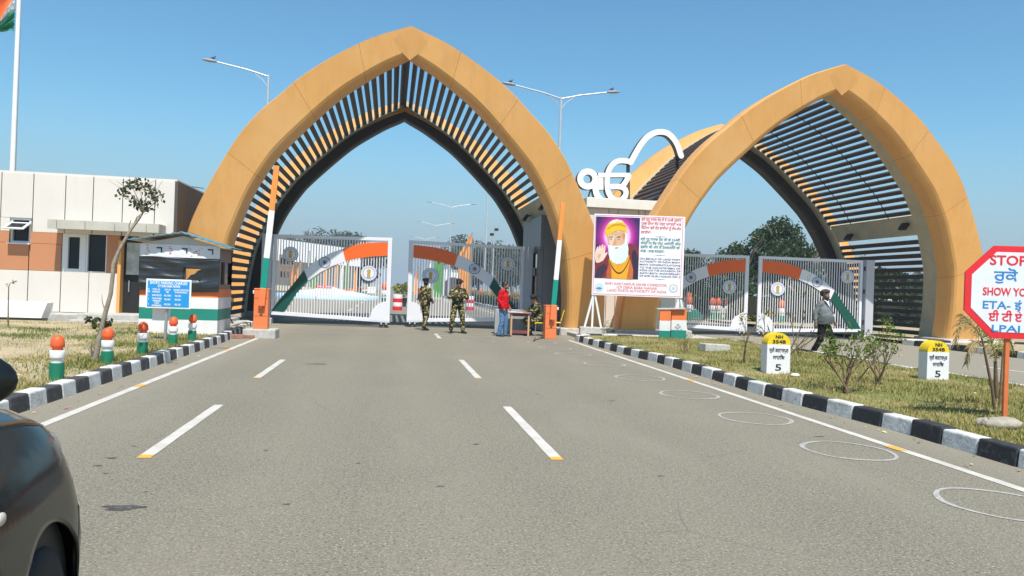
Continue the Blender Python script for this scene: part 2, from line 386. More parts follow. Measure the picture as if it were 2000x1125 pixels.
for i, (x, y) in enumerate(((4.64,5.18),(4.6,7.09),(4.55,8.98),(4.52,11.06),(4.46,13.19),(4.5,15.63))): ring(x, y, .46, .045, CIRC)
for px, py in ((1119,692),(1085,680.5),(1058.7,669),(935,666)):
    g = G(px, py); ring(g.x, g.y, .45, .055, FAINT)
# oil stains
STAIN = mat('oil_stain', (0.06,0.057,0.052), 0.8, 0.4, 9, 0.5, 80)
mix_over(STAIN, (0.15,0.14,0.13), 30, 0.5, 0.66)
def blot(name, px, py, rx, ry, m, z=.003):
    g = G(px, py); b = MB(); N = 26; vs = [(g.x, g.y, z)]; s = random.random()*9
    for k in range(N):
        a = 2*PI*k/N; q = 1+.22*math.sin(3*a+s)+.14*math.sin(5*a+2*s)+random.uniform(-.07,.07); vs.append((g.x+rx*q*math.cos(a), g.y+ry*q*math.sin(a), z))
    b.add(vs, [(0, k+1, (k+1) % N+1) for k in range(N)]); structure(b.build(name, m))
for px, py, rx, ry in ((240,992,.12,.06),(218,895,.06,.035),(192,910,.05,.03),(207,925,.035,.02),(285,961,.03,.015),(262,872,.03,.02),(930,868,.05,.03),(1195,783,.06,.05),(1600,853,.10,.03),(860,950,.05,.02),(1050,770,.04,.04),(438,680,.35,.12),(620,711,.3,.1),(700,905,.03,.02),(560,985,.04,.02),(1290,930,.05,.02),(520,880,.03,.03)):
    blot('road_stain', px, py, rx*(1 if py == 992 else .6), ry*(1 if py == 992 else .55), STAIN)

# ------------------------------------------------------------------ grass and litter
STRAW = leaf_mat('straw_grass', [(0.40,0.31,0.11),(0.27,0.23,0.06),(0.45,0.36,0.16),(0.16,0.19,0.035),(0.33,0.27,0.08),(0.12,0.17,0.028)], 0.7, 0.2)
GRN = leaf_mat('green_grass', [(0.10,0.17,0.02),(0.16,0.21,0.04),(0.07,0.13,0.018),(0.25,0.24,0.07)], 0.6, 0.25)
def blades(name, n, sample, h, m, label, cat, w=.006):
    pts = []
    while len(pts) < n:
        p = sample()
        if p: pts.append(p)
    P3 = np.array(pts); N = len(P3); a = RNG.uniform(0, 2*PI, N); lean = RNG.uniform(.15,1.0,N); hh = h*RNG.uniform(.5,1.3,N)
    z0 = np.array([.13+wobble(x, y) for x, y in pts]); ww = w*RNG.uniform(.6,1.4,N)
    dx, dy = np.cos(a), np.sin(a); V = np.zeros((N,3,3))
    V[:,0] = np.stack([P3[:,0]-dy*ww, P3[:,1]+dx*ww, z0], 1); V[:,1] = np.stack([P3[:,0]+dy*ww, P3[:,1]-dx*ww, z0], 1)
    V[:,2] = np.stack([P3[:,0]+dx*hh*lean, P3[:,1]+dy*hh*lean, z0+hh*np.sqrt(np.maximum(.1,1-.5*lean**2))], 1)
    me = bpy.data.meshes.new(name); me.from_pydata(V.reshape(-1,3).tolist(), [], [(3*i,3*i+1,3*i+2) for i in range(N)]); me.materials.append(m)
    o = bpy.data.objects.new(name, me); COL.objects.link(o); tag(o, label, cat, kind='stuff'); return o
def nz(x, y, s): return math.sin(x*s+1.3*math.sin(y*s*.7))+math.sin(y*s*1.1-1.7*math.sin(x*s*.6))
def s_right():
    y = 6.2+17*random.random()**1.7; x = random.uniform(6.07,10.9)
    return (x, y) if nz(x, y, 1.7) > -1.1 or random.random() < .4 else None
def s_left():
    y = 8+15.5*random.random()**1.5; x = -4.05-(8*random.random()**1.6)
    f = .9 if x > -6 else .28
    return (x, y) if random.random() < f and (nz(x, y, 1.5) > -.7 or random.random() < .3) else None
blades('grass', 62000, s_right, .062, STRAW, 'short dry straw coloured grass on the verge right of the road', 'grass')
blades('grass', 34000, s_left, .06, STRAW, 'short dry straw coloured grass on the verge left of the road', 'grass')
def s_weed():
    x, y = random.choice(WEEDS); x += random.gauss(0,.28); y += random.gauss(0,.25)
    return (x, y) if (x < -4.05 or 6.1 < x < 10.8) and 6.2 < y < 23.4 else None
WEEDS = [(random.uniform(-11,-5.5), random.uniform(17,20.5)) for _ in range(26)]+[(random.uniform(-5,-4.2), random.uniform(9.5,19.5)) for _ in range(16)]+[(random.uniform(6.3,10.4), random.uniform(7,21)) for _ in range(30)]+[(-4.5,13.6),(-4.65,11.7),(-4.5,15.6)]
blades('grass', 9000, s_weed, .085, GRN, 'patches of green grass and weeds scattered over both verges', 'grass', .008)
LIT = leaf_mat('litter_mix', [(0.6,0.58,0.55),(0.55,0.12,0.16),(0.45,0.30,0.08),(0.7,0.6,0.2),(0.2,0.12,0.05),(0.16,0.10,0.04)], 0.7, 0.0)
b = MB()
for i in range(230):
    if i < 90: x, y = random.gauss(5.62,.12), random.uniform(6,22); z = .008
    elif i < 160: x, y = random.gauss(-3.62,.13), random.uniform(8,21); z = .008
    elif i < 200: x, y = random.uniform(-9,-4.2), random.uniform(9,20); z = .19
    else: x, y = random.uniform(6.2,10.5), random.uniform(8,20); z = .19
    s = random.uniform(.012,.035); a = random.uniform(0,6.28)
    b.add([(x+s*math.cos(a+k*1.57)*(1 if k % 2 else .6), y+s*math.sin(a+k*1.57), z+random.uniform(0,.012)) for k in range(4)], [(0,1,2,3)])
tag(b.build('litter', LIT), 'scraps of dry leaves, petals and paper along the kerbs', 'litter', kind='stuff')
# ------------------------------------------------------------------ the two arch gateways
OCH = mat('ochre_paint', (0.73,0.37,0.11), 0.5, 0.05, 0.7, 0.06, 14)
mix_over(OCH, (0.77,0.46,0.20), 2.4, 0.62, 0.78, stretch=(1,1,.35), fac=0.5)
mix_over(OCH, (0.60,0.29,0.078), 0.8, 0.55, 0.8, stretch=(2,2,.4), fac=0.4)
mix_over(OCH, (0.50,0.25,0.075), .9, 0.5, 0.75, stretch=(3.5,3.5,.22), fac=0.45)
mix_over(OCH, (0.80,0.48,0.21), .33, 0.5, 0.72, fac=0.5)
mix_over(OCH, (0.72,0.58,0.38), 14, 0.73, 0.76, stretch=(1,1,.3), detail=4, fac=0.7)
SEAM = mat('seam', (0.30,0.145,0.04), 0.8, 0.2, 8)
SOFF = mat('soffit_painted_shade', (0.05,0.04,0.034), 0.6, 0.2, 2)  # rear rib's inner faces: their shade is put into the colour
FRM = mat('vault_frame_beige', (0.58,0.51,0.36), 0.7, 0.1, 2, 0.1, 12)
mix_over(FRM, (0.42,0.38,0.29), 1.6, 0.5, 0.7, fac=0.7)
SLATB = mat('tan_brown_slat', (0.06,0.040,0.032), 0.6, 0.15, 3)
SLAT = mat('brown_slat', (0.06,0.045,0.038), 0.6, 0.15, 3)
OUT_H = [0,1.6,2.9,3.7,4.5,5.4,6.1,6.75,7.34,7.8,8.3,8.76,9.2,9.6]
OUT_W = [7.1,7.0,6.75,6.45,6.05,5.55,5.1,4.55,3.9,3.4,2.72,1.97,1.12,0]
IN_H = [0,1.2,2.5,3.2,4.2,5.14,5.6,6.55,7.26,7.77,8.2,8.53]
IN_W = [5.62,5.52,5.28,5.03,4.62,4.05,3.68,2.76,2.0,1.3,.64,0]
def resample(Hs, Ws, n):
    """half of the ogive from the foot to the apex, n points evenly along its length"""
    pts = np.stack([np.array(Ws), np.array(Hs)], 1)
    # smooth once with a Catmull-Rom pass
    Q = []
    for i in range(len(pts)-1):
        p0, p1, p2, p3 = pts[max(i-1,0)], pts[i], pts[i+1], pts[min(i+2,len(pts)-1)]
        for t in np.linspace(0, 1, 12, endpoint=False):
            Q.append(.5*((2*p1)+(-p0+p2)*t+(2*p0-5*p1+4*p2-p3)*t*t+(-p0+3*p1-3*p2+p3)*t**3))
    Q.append(pts[-1]); Q = np.array(Q); Q[:,0] = np.maximum(Q[:,0], 0)
    s = np.concatenate([[0], np.cumsum(np.linalg.norm(np.diff(Q, axis=0), axis=1))])
    u = np.linspace(0, s[-1], n); return np.stack([np.interp(u, s, Q[:,0]), np.interp(u, s, Q[:,1])], 1)
NP = 61
OUTP, INP = resample(OUT_H, OUT_W, NP), resample(IN_H, IN_W, NP)
_c = INP.copy()
for _i in range(NP):
    _a = _c[min(_i+1,NP-1)]-_c[max(_i-1,0)]; _n = np.array([_a[1],-_a[0]]); INP[_i] = _c[_i]+_n/np.linalg.norm(_n)*.2*min(1, .35+_i/25)
INP[-1] = (0, _c[-1][1]+.24); INP[:,0] = np.maximum(INP[:,0], 0)
def yf(z): return 26.0 - .2*z            # the front rib leans out over the road
def yb(z): return 32.7 + .14*z           # the rear rib leans the other way
def rib(b, front):
    """a hollow box rib of the ogive: lofted over both legs; small radii round its inner edge, a chamfer on its outer edge"""
    T = .85
    sec = [(1.0,.16),(.955,0),(.14,0),(.075,.035),(.03,.11),(0,.24),(0,T),(1.0,T)]   # (radial 0 inner .. 1 outer, depth)
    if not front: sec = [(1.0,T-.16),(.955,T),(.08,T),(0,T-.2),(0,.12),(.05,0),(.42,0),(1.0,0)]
    rows = []; seams = {14,27,41,52}
    for side in (-1, 1):
        seq = range(NP) if side == -1 else range(NP-2, -1, -1)
        for i in seq:
            reps = [(i, 0)]
            if i in seams: reps = [(i-.03*side*-1 if side == -1 else i+.03, 1), (i+.03 if side == -1 else i-.03, 0)]
            for k, sm in reps:
                i0 = min(int(math.floor(k)), NP-2); fr = k-i0
                o = OUTP[i0]*(1-fr)+OUTP[i0+1]*fr; n = INP[i0]*(1-fr)+INP[i0+1]*fr; row = []
                for rad, dep in sec:
                    x, z = n+(o-n)*rad; row.append((side*x, (yf(z) if front else yb(z))+dep, z))
                rows.append((row, sm))
    K = len(sec); vs = [p for r, _ in rows for p in r]; fs = []
    for j in range(len(rows)-1):
        f = [(j*K+k, j*K+(k+1) % K, (j+1)*K+(k+1) % K, (j+1)*K+k) for k in range(K)]
        b.add([], [], 0)
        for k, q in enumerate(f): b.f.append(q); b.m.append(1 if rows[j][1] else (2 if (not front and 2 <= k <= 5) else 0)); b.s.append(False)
    b.v = [tuple(p) for p in vs]
    b.f += [tuple(range(K)), tuple(range((len(rows)-1)*K, len(rows)*K))]; b.m += [0,0]; b.s += [False,False]
SHELL = INP.copy()
for i in range(NP):                        # the slatted shell lies half a metre outside the ribs' inner edge
    a = INP[min(i+1,NP-1)]-INP[max(i-1,0)]; nrm = np.array([a[1],-a[0]]); nrm /= np.linalg.norm(nrm)
    SHELL[i] = INP[i]+nrm*.42
SHELL[-1] = (0, INP[-1][1]+.52); SHELL[:,0] = np.maximum(SHELL[:,0], 0)
_s = np.concatenate([[0], np.cumsum(np.linalg.norm(np.diff(SHELL, axis=0), axis=1))])
def shell(u):
    x, z = np.interp(u, _s, SHELL[:,0]), np.interp(u, _s, SHELL[:,1])
    x2, z2 = np.interp(u+.05, _s, SHELL[:,0]), np.interp(u+.05, _s, SHELL[:,1]); x1, z1 = np.interp(u-.05, _s, SHELL[:,0]), np.interp(u-.05, _s, SHELL[:,1])
    t = Vector((x2-x1, z2-z1)).normalized(); return float(x), float(z), t
def fstrip(b, side, u0, u1, da, db, front, th=.14, mi=0, step=.25):
    """a curved flat band of the shell beside a rib, from u0 to u1 along the arch"""
    n = max(2, int((u1-u0)/step)); vs = []
    for i in range(n+1):
        x, z, t = shell(u0+(u1-u0)*i/n); nx, nzz = t.y, -t.x
        y0, y1 = ((yf(z)+.85+da, yf(z)+.85+db) if front else (yb(z)-db, yb(z)-da))
        vs += [(side*x, y0, z), (side*(x+nx*th), y0, z+nzz*th), (side*(x+nx*th), y1, z+nzz*th), (side*x, y1, z)]
    fs = [(i*4+k, i*4+(k+1) % 4, (i+1)*4+(k+1) % 4, (i+1)*4+k) for i in range(n) for k in range(4)]+[(0,1,2,3),(n*4+3,n*4+2,n*4+1,n*4)]
    b.add(vs, fs, mi)
def cross(b, side, u0, u1, mi=0, th=.15, n=4):
    """a solid band across the shell between the two ribs"""
    for i in range(n):
        q = []
        for u in (u0+(u1-u0)*i/n, u0+(u1-u0)*(i+1)/n):
            x, z, t = shell(u); nx, nzz = t.y, -t.x
            q.append([(side*x, yf(z)+1.4, z), (side*(x+nx*th), yf(z)+1.4, z+nzz*th), (side*(x+nx*th), yb(z)-.6, z+nzz*th), (side*x, yb(z)-.6, z)])
        b.add(q[0]+q[1], [(k, (k+1) % 4, 4+(k+1) % 4, 4+k) for k in range(4)]+([(0,1,2,3)] if i == 0 else [])+([(7,6,5,4)] if i == n-1 else []), mi)
def slats(b, side, u0, u1, pitch, w, d):
    u = u0
    while u < u1:
        x, z, t = shell(u); nrm = Vector((t.y,-t.x)); z0 = z; q = []
        for y in (yf(z)+.86, yb(z)-.02):
            for a, c in ((-w/2, .02),(w/2, .02),(w/2, .02+d),(-w/2, .02+d)):
                p = Vector((x, z))+t*a+nrm*c; q.append((side*p.x, y, p.y))
        b.hexa(q, 0); u += pitch
def keystone(b):
    zo, zi = 9.5, 8.72
    b.add([(-.62,yf(9.02)-.004,9.08),(.62,yf(9.02)-.004,9.08),(0,yf(8.55)-.012,8.55),(0,yf(9.5)-.035,9.46),(-.3,yf(9.3)-.03,9.3),(.3,yf(9.3)-.03,9.3)], [(0,4,2),(4,3,2),(3,5,2),(5,1,2)])
UT = _s[-1]
def gateway(label, X, closed_right):
    t = thing('arch_gateway', label, 'gateway', (X, 26, 0), group='ochre pointed arch gateways')
    off = (0,-26,0)
    b = MB(); rib(b, True); b.build('arch_rib', [OCH, SEAM], t, loc=off)
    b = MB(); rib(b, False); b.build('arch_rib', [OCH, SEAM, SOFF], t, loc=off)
    b = MB(); keystone(b); b.build('keystone', OCH, t, loc=off)
    for s in (-1, 1):
        for fr, w in ((True, 1.3), (False, .5)):
            b = MB(); fstrip(b, s, .02, UT-.02, 0, w, fr); b.build('shell_frame', FRM, t, loc=off)
    lo, hi = 4.3, 5.1
    for s in ((1, -1) if closed_right == 'slats' else (1,)):
        b = MB(); cross(b, s, lo, hi); b.build('shell_panel', FRM, t, loc=off)
    for s in (-1, 1):
        b = MB()
        if s == -1 and closed_right != 'slats': slats(b, s, .25, UT-.06, .30, .155, .11)
        else:
            slats(b, s, .3, lo-.1, .285, .165, .09); slats(b, s, hi+.14, UT-.06, .30, .145 if closed_right != 'slats' else .152, .10)
        b.build('slat_screen', SLATB if closed_right == 'slats' else SLAT, t, loc=off)
    b = MB(); zt = shell(UT)[1]; b.box((0, (yf(zt)+.86+yb(zt)-.02)/2, zt+.04), (.1, yb(zt)-.02-yf(zt)-.86, .12)); b.build('ridge_slat', SLAT, t, loc=off)
    if closed_right == 'slats':
        for y in (28.6, 31.2):
            b = MB(); q = [shell(u) for u in np.linspace(hi, UT-.3, 16)]; b.tube([(x+.02, y, z) for x, z, _ in q], .018, 6); b.build('hanger_rod', DARKM, t, loc=off)
    # feet
    for s in (-1, 1):
        for y in (26.6, 33.3):
            b = MB(); b.box((s*6.35, y, .08), (1.9, 1.7, .3)); b.build('foot_block', CONC, t, loc=off, bevel=.03)
    for s, u, dy in ((1,4.75,.9),(1,4.65,4.6),(-1,4.7,4.8)) if closed_right != 'slats' else ((1,4.8,1.6),(1,4.6,5.4)):
        x, z, tt = shell(u); y = yf(z)+.85+dy
        b = MB(); b.box((s*(x-.22), y, z-.12), (.12,.42,.3), rot=(0,s*.6,0)); b.bar((s*x, y, z), (s*(x-.18), y, z-.06), .05)
        b.build('floodlight', DARKM, t, loc=off, bevel=.015)
    return t
gw1 = gateway('ochre arch gateway over the main road, rising behind the barriers', .35, 'panel')
gw2 = gateway('ochre arch gateway on the right, partly behind the stop sign', 15.05, 'slats')
# ------------------------------------------------------------------ guard house on the left
TERRA = mat('terracotta_panel', (0.50,0.215,0.10), 0.5, 0.04, 1.2)
PANEL = mat('ivory_panel', (0.67,0.62,0.56), 0.45, 0.04, 0.9)
mix_over(PANEL, (0.53,0.47,0.39), 1.3, 0.6, 0.85, stretch=(1.5,1,.3), fac=0.5)
BRN = mat('brown_cladding', (0.085,0.068,0.06), 0.5, 0.12, 1.5)
GLASS = mat('dark_glass', (0.007,0.010,0.013), 0.08, 0.2, 2, spec=0.4)
FRAMEW = mat('white_frame', (0.72,0.72,0.72), 0.35, 0.04, 5)
HY = 24.9
def hx(px, py=420): return P(px, py, HY).x
def hz(px, py): return P(px, py, HY).z
house = thing('guard_house', 'flat roofed guard house with ivory and terracotta panels on the left', 'building', (-10, 25, 0))
off = (10, -25, 0)
XL, XR = -15.0, -6.62
b = MB(); b.box(((XL+XR)/2, 27.6, 2.25), (XR-XL-.1, 4.9, 4.3)); b.build('wall', DARKM, house, loc=off)
b = MB(); b.box(((XL+XR)/2-.2, 24.6, .16), (XR-XL+.6, 1.5, .32)); b.build('plinth', CONC, house, loc=off, bevel=.02)
sx = [XL] + [hx(p) for p in (-62, 1, 63.5, 126.5, 180.6, 238.5, 301.5)] + [XR]
ZT, ZO, ZB, Z0 = 4.45, 2.70, 1.55, .33
wx0, wx1, wz0, wz1 = hx(20), hx(60.5), 2.36, 3.1
dx0, dx1, dz1 = hx(124), hx(211), 2.70
ex0, ex1 = hx(236), hx(279)
def panels(xs, z0, z1, m, holes=()):
    out = []; g = .012
    for a, c in zip(xs, xs[1:]):
        cells = [(a, c, z0, z1)]
        for (h0, h1, k0, k1) in holes:
            nxt = []
            for (p, q, r, t) in cells:
                if h1 <= p or h0 >= q or k1 <= r or k0 >= t: nxt.append((p,q,r,t)); continue
                if k0 > r: nxt.append((p, q, r, k0))
                if k1 < t: nxt.append((p, q, k1, t))
                m0, m1 = max(r, k0), min(t, k1)
                if h0 > p: nxt.append((p, h0, m0, m1))
                if h1 < q: nxt.append((h1, q, m0, m1))
            cells = nxt
        b = MB(); out.append(b)
        for (p, q, r, t) in cells:
            if q-p > .05 and t-r > .02: b.box(((p+q)/2, 25.02, (r+t)/2), (q-p-(2*g if p == a and q == c else g if p == a or q == c else 0), .24, t-r-.008))
    return [b for b in out if b.v]
holes = [(wx0, wx1, wz0, wz1), (dx0, dx1, ZB, dz1), (ex0, ex1, 0, 2.70)]
for b in panels(sx, ZO, ZT, PANEL, holes): b.build('upper_panel', PANEL, house, loc=off, bevel=.006)
sx2 = [XL] + [hx(p, 560) for p in (-60, -8, 54, 118, 173, 232)] + [XR]
for b in panels(sx2, ZB, ZO, TERRA, holes): b.build('terracotta_panel', TERRA, house, loc=off, bevel=.006)
for b in panels(sx2, Z0, ZB, PANEL, holes): b.build('lower_panel', PANEL, house, loc=off, bevel=.006)
b = MB()
for y0, y1 in ((24.91,25.9),(25.92,27.0),(27.02,28.3),(28.32,30.0)):
    b.box((XR+.02, (y0+y1)/2, 2.4), (.12, y1-y0, 4.1))
b.build('side_cladding', BRN, house, loc=off, bevel=.008)
b = MB(); b.box(((XL+XR)/2, 27.5, 4.47), (XR-XL+.1, 5.15, .06)); b.build('roof', PANEL, house, loc=off)
# top hung window standing open
w = MB(); cx, cz, ww, wh = (wx0+wx1)/2, (wz0+wz1)/2, wx1-wx0, wz1-wz0
for a in ((cx, wz0+.03, ww, .06), (cx, wz1-.03, ww, .06)): w.box((a[0], 25.0, a[1]), (a[2], .1, a[3]))
for x in (wx0+.03, wx1-.03): w.box((x, 25.0, cz), (.06, .098, wh-.12))
win = w.build('window', FRAMEW, house, loc=off)
b = MB(); b.box((cx, 25.06, cz), (ww-.1, .02, wh-.1)); b.build('pane', GLASS, win)
sash = MB(); L = .52; an = R(66)
for a, c, t in ((0,ww,.07),(L-.07,ww,.07)): sash.box((0, 0, -a-.035), (ww, .04, t))
for x in (-ww/2+.035, ww/2-.035): sash.box((x, 0, -L/2), (.07, .038, L-.14))
s_o = sash.build('sash', FRAMEW, win, loc=(cx, 24.93, wz1-.14), rot=(-an, 0, 0), bevel=.006)
b = MB(); b.box((0, 0, -L/2), (ww-.13, .012, L-.14)); b.build('sash_pane', GLASS, win, loc=(cx, 24.93, wz1-.14), rot=(-an, 0, 0))
b = MB(); b.box((cx, 24.86, wz0-.02), (ww+.06, .14, .04)); b.build('sill', FRAMEW, win)
# two light window beside the door
w = MB(); xm = (dx0*.47+dx1*.53); cz = (ZB+dz1)/2; hh = dz1-ZB
for z, hgt in ((ZB+.05,.1),(dz1-.05,.1)): w.box(((dx0+xm)/2, 24.96, z), (xm-dx0, .12, hgt))
for x, t in ((dx0+.08,.16),(xm-.09,.18)): w.box((x, 24.96, cz), (t, .118, hh-.2))
w.box((xm+.03, 24.97, cz), (.05, .13, hh)); w.box(((xm+dx1)/2+.03, 24.97, ZB+.02), (dx1-xm-.06, .13, .04)); w.box((dx1-.015, 24.97, cz+.02), (.03, .13, hh-.04))
win2 = w.build('window', FRAMEW, house, loc=off, bevel=.006)
b = MB(); b.box(((dx0+dx1)/2, 25.01, cz), (dx1-dx0-.04, .02, hh-.04)); b.build('pane', GLASS, win2)
# entrance
ent = MB(); ent.box(((ex0+ex1)/2, 25.09, 1.4), (ex1-ex0, .1, 2.6)); door = ent.build('door', BLACK, house, loc=off)
BRIGHT = mat('glass_painted_reflection', (0.62,0.62,0.56), 0.12, 0.35, 3.0, spec=0.7, col2=(0.25,0.28,0.27))  # pale reflection painted into the door glass colour
b = MB(); b.box(((ex0+ex1)/2+.06, 25.03, 2.02), (ex1-ex0-.22, .03, .98)); b.build('door_glass', BRIGHT, door)
b = MB(); b.box((ex0+.05, 24.9, 1.4), (.09, .3, 2.3)); b.build('door_post', OCH, house, loc=off)
b = MB(); b.bar((ex0+.28, 24.98, 1.0), (ex0+.28, 24.98, 1.35), .03); b.build('handle', STEEL, door)
b = MB(); b.box(((ex0+ex1)/2-.15, 24.35, .18), (1.7, 1.3, .36)); b.box(((ex0+ex1)/2-.1, 23.5, .1), (1.9, .42, .2)); b.build('steps', CONC, house, loc=off, bevel=.02)
b = MB(); x0, x1 = P(92, 440, 24.2).x, P(311, 440, 24.2).x; n = 5
for i in range(n):
    fr = [0,.085,.335,.6,.885,1]; p, q = x0+(x1-x0)*fr[i], x0+(x1-x0)*fr[i+1]; b.box(((p+q)/2, 24.2, 2.93), (q-p-.014, .03, .27))
b.box(((x0+x1)/2, 24.56, 2.92), (x1-x0-.02, .68, .2)); b.box((x1-.012, 24.55, 2.93), (.024, .66, .27))
b.build('canopy', mat('canopy_fascia', (0.48,0.46,0.39), 0.6, 0.12, 2), house, loc=off, bevel=.006)
b = MB(); b.hexa([(-11.2,23.6,.2),(-9.75,23.6,.2),(-9.62,23.95,.2),(-11.2,23.95,.2),(-11.2,23.66,.64),(-9.62,23.66,.64),(-9.58,23.98,.66),(-11.2,23.98,.66)])
tag(b.build('wall_sheet', WHITE, bevel=.01), 'white board lying against the foot of the guard house wall', 'board')

# ------------------------------------------------------------------ tricolour booth
TARP = mat('black_tarpaulin', (0.018,0.022,0.025), 0.32, 0.3, 4, 0.1, 30, spec=0.6)
BW = mat('booth_white', (0.72,0.71,0.69), 0.6, 0.08, 4, 0.15, 30); mix_over(BW, (0.45,0.42,0.36), 6, 0.62, 0.75, fac=0.5)
BO = mat('booth_saffron', (0.80,0.19,0.045), 0.6, 0.1, 4, 0.15, 30); BG = mat('booth_green', (0.008,0.21,0.15), 0.55, 0.1, 4, 0.15, 30)
BANNER = mat('banner_print', (0.70,0.71,0.73), 0.6, 0.08, 3); mix_over(BANNER, (0.62,0.25,0.20), 5, 0.66, 0.72, fac=0.6)
bx0, bx1, by0, by1 = -5.98, -4.16, 19.75, 21.3
booth = thing('guard_booth', 'tricolour striped guard booth with black tarpaulin and a pitched tin roof', 'booth', ((bx0+bx1)/2, (by0+by1)/2, .13))
off = (-(bx0+bx1)/2, -(by0+by1)/2, -.13)
Zs = [.1,.47,.75,1.03,1.24]
for (z0, z1, m, nm) in ((Zs[0],Zs[1],BW,'white_band'),(Zs[1],Zs[2],BG,'green_band'),(Zs[2],Zs[3],BW,'white_band'),(Zs[3],Zs[4],BO,'saffron_band')):
    b = MB(); b.box(((bx0+bx1)/2, (by0+by1)/2, (z0+z1)/2), (bx1-bx0, by1-by0, z1-z0)); b.build(nm, m, booth, loc=off)
hx0, hx1, hz0, hz1 = P(361, 530, by0).x, P(393, 530, by0).x, P(375, 547, by0).z, P(375, 525, by0).z
ZW = 2.32
b = MB()
for y in (by1-.06,):
    b.box((bx0+.25, y, 1.75), (.5, .1, 1.02)); b.box((bx1-.06, y, 1.75), (.12, .1, 1.02)); b.box(((bx0+bx1)/2, y, 2.15), (bx1-bx0-.7, .098, .22))
b.box((bx0+.05, (by0+by1)/2, 1.75), (.1, by1-by0-.24, 1.02)); b.build('wall', BRN, booth, loc=off)
b = MB(); yy = by0+.06
b.box(((bx0+hx0)/2, yy, 1.75), (hx0-bx0, .1, 1.02)); b.box(((bx1+hx1)/2, yy, 1.75), (bx1-hx1, .1, 1.02)); b.box(((hx0+hx1)/2, yy, (1.24+hz0)/2), (hx1-hx0, .1, hz0-1.24)); b.box(((hx0+hx1)/2, yy, (2.26+hz1)/2), (hx1-hx0, .1, 2.26-hz1))
b.build('front_wall', BRN, booth, loc=off)
b = MB()   # right hand side: posts and two glazed openings
for y in (by0+.16, by0+.66, by1-.06): b.box((bx1-.05, y, 1.75), (.1, .1, 1.02))
b.box((bx1-.05, (by0+by1)/2, 2.09), (.098, by1-by0-.3, .34)); b.box((bx1-.05, (by0+by1)/2, 1.3), (.098, by1-by0-.3, .12))
b.build('side_frame', mat('booth_brown', (0.16,0.10,0.075), 0.5, 0.1, 4), booth, loc=off)
for y0, y1 in ((by0+.23, by0+.6),(by0+.72, by1-.12)):
    b = MB(); b.box((bx1-.05, (y0+y1)/2, 1.66), (.012, y1-y0, .6)); b.build('window', GLASS, booth, loc=off)
b = MB(); nx, nzz = 80, 44; vs = []; zt = P(350, 503, by0).z
for j in range(nzz+1):
    for i in range(nx+1):
        u, v = i/nx, j/nzz; x = bx0-.02+(bx1-bx0+.04)*u; z = 1.17+.05*math.sin(u*7)*.3+(zt-1.17-.03*u)*v
        f = .03*abs(math.sin(3.2*(v-.55*u)+2.2*u*u+1.1))**3+.022*abs(math.sin(6.5*(v+.35*u)+1.7*math.sin(2.6*u)))**4+.014*abs(math.sin(15*(v-.22*u)+3*math.sin(1.9*u+.5)))**5*(1-u*.6)+.006*math.sin(13*u+4*v*v)
        vs.append((x, by0-.035-abs(f)*.9, z))
fs = []
for j in range(nzz):
    for i in range(nx):
        a = vs[j*(nx+1)+i]; c = vs[(j+1)*(nx+1)+i+1]
        if a[0] > hx0-.02 and c[0] < hx1+.02 and a[2] > hz0-.02 and c[2] < hz1+.02: continue
        fs.append((j*(nx+1)+i, j*(nx+1)+i+1, (j+1)*(nx+1)+i+1, (j+1)*(nx+1)+i))
b.add(vs, fs, 0, True); t = b.build('tarpaulin', TARP, booth, loc=off); so_ = t.modifiers.new('s','SOLIDIFY'); so_.thickness = .004
b = MB(); b.prism([(hx0+(hx1-hx0)*u, hz0+(hz1-hz0)*v) for u, v in ((.02,-.05),(1.02,-.05),(1.02,.97),(.80,.85),(.60,.55),(.38,.45),(.2,.12))], by0-.012, by0-.004); b.build('window_silhouette', TARP, booth, loc=off)  # black cut-out added for the silhouette showing in the window opening
b = MB(); zb, zt2 = P(350, 503, by0).z, 2.29; b.box(((bx0+bx1)/2, by0-.03, (zb+zt2)/2), (bx1-bx0+.02, .03, zt2-zb)); ban = b.build('banner', BANNER, booth, loc=off)
b = MB(); b.add([(bx0, by0-.03, zt2), (bx1, by0-.03, zt2), ((bx0+bx1)/2+.06, by0-.03, 2.51)], [(0,1,2)]); b.build('gable', mat('gable_grey', (0.50,0.50,0.48), 0.6, 0.1, 3), booth, loc=off)
for x in (-.48, .1, .7):
    b = MB(); cx = (bx0+bx1)/2+x; b.box((cx, by0-.048, 2.2), (.13,.006,.035)); b.box((cx+.05, by0-.048, 2.15), (.03,.0055,.12))
    b.build('angle_mark', mat('print_navy', (0.02,0.02,0.07), 0.6), ban)
b = MB()
for x in (-.78,-.28,.3,.48):
    cx = (bx0+bx1)/2+x
    for k in range(5): b.box((cx+random.uniform(-.1,.1), by0-.047, 2.05+.045*k+random.uniform(-.02,.02)), (random.uniform(.02,.07),.004,.018))
b.build('print_mark', mat('print_red', (0.6,0.12,0.1), 0.6), ban)
TIN = mat('blue_tin', (0.10,0.33,0.44), 0.45, 0.15, 5, metal=0.3); TINU = mat('tin_underside', (0.40,0.42,0.42), 0.5, 0.1, 4)
b = MB(); ap = ((bx0+bx1)/2+.06, 2.60); e0, e1 = (bx0-.27, 2.37), (bx1+.32, 2.25); y0, y1 = by0-.28, by1+.25
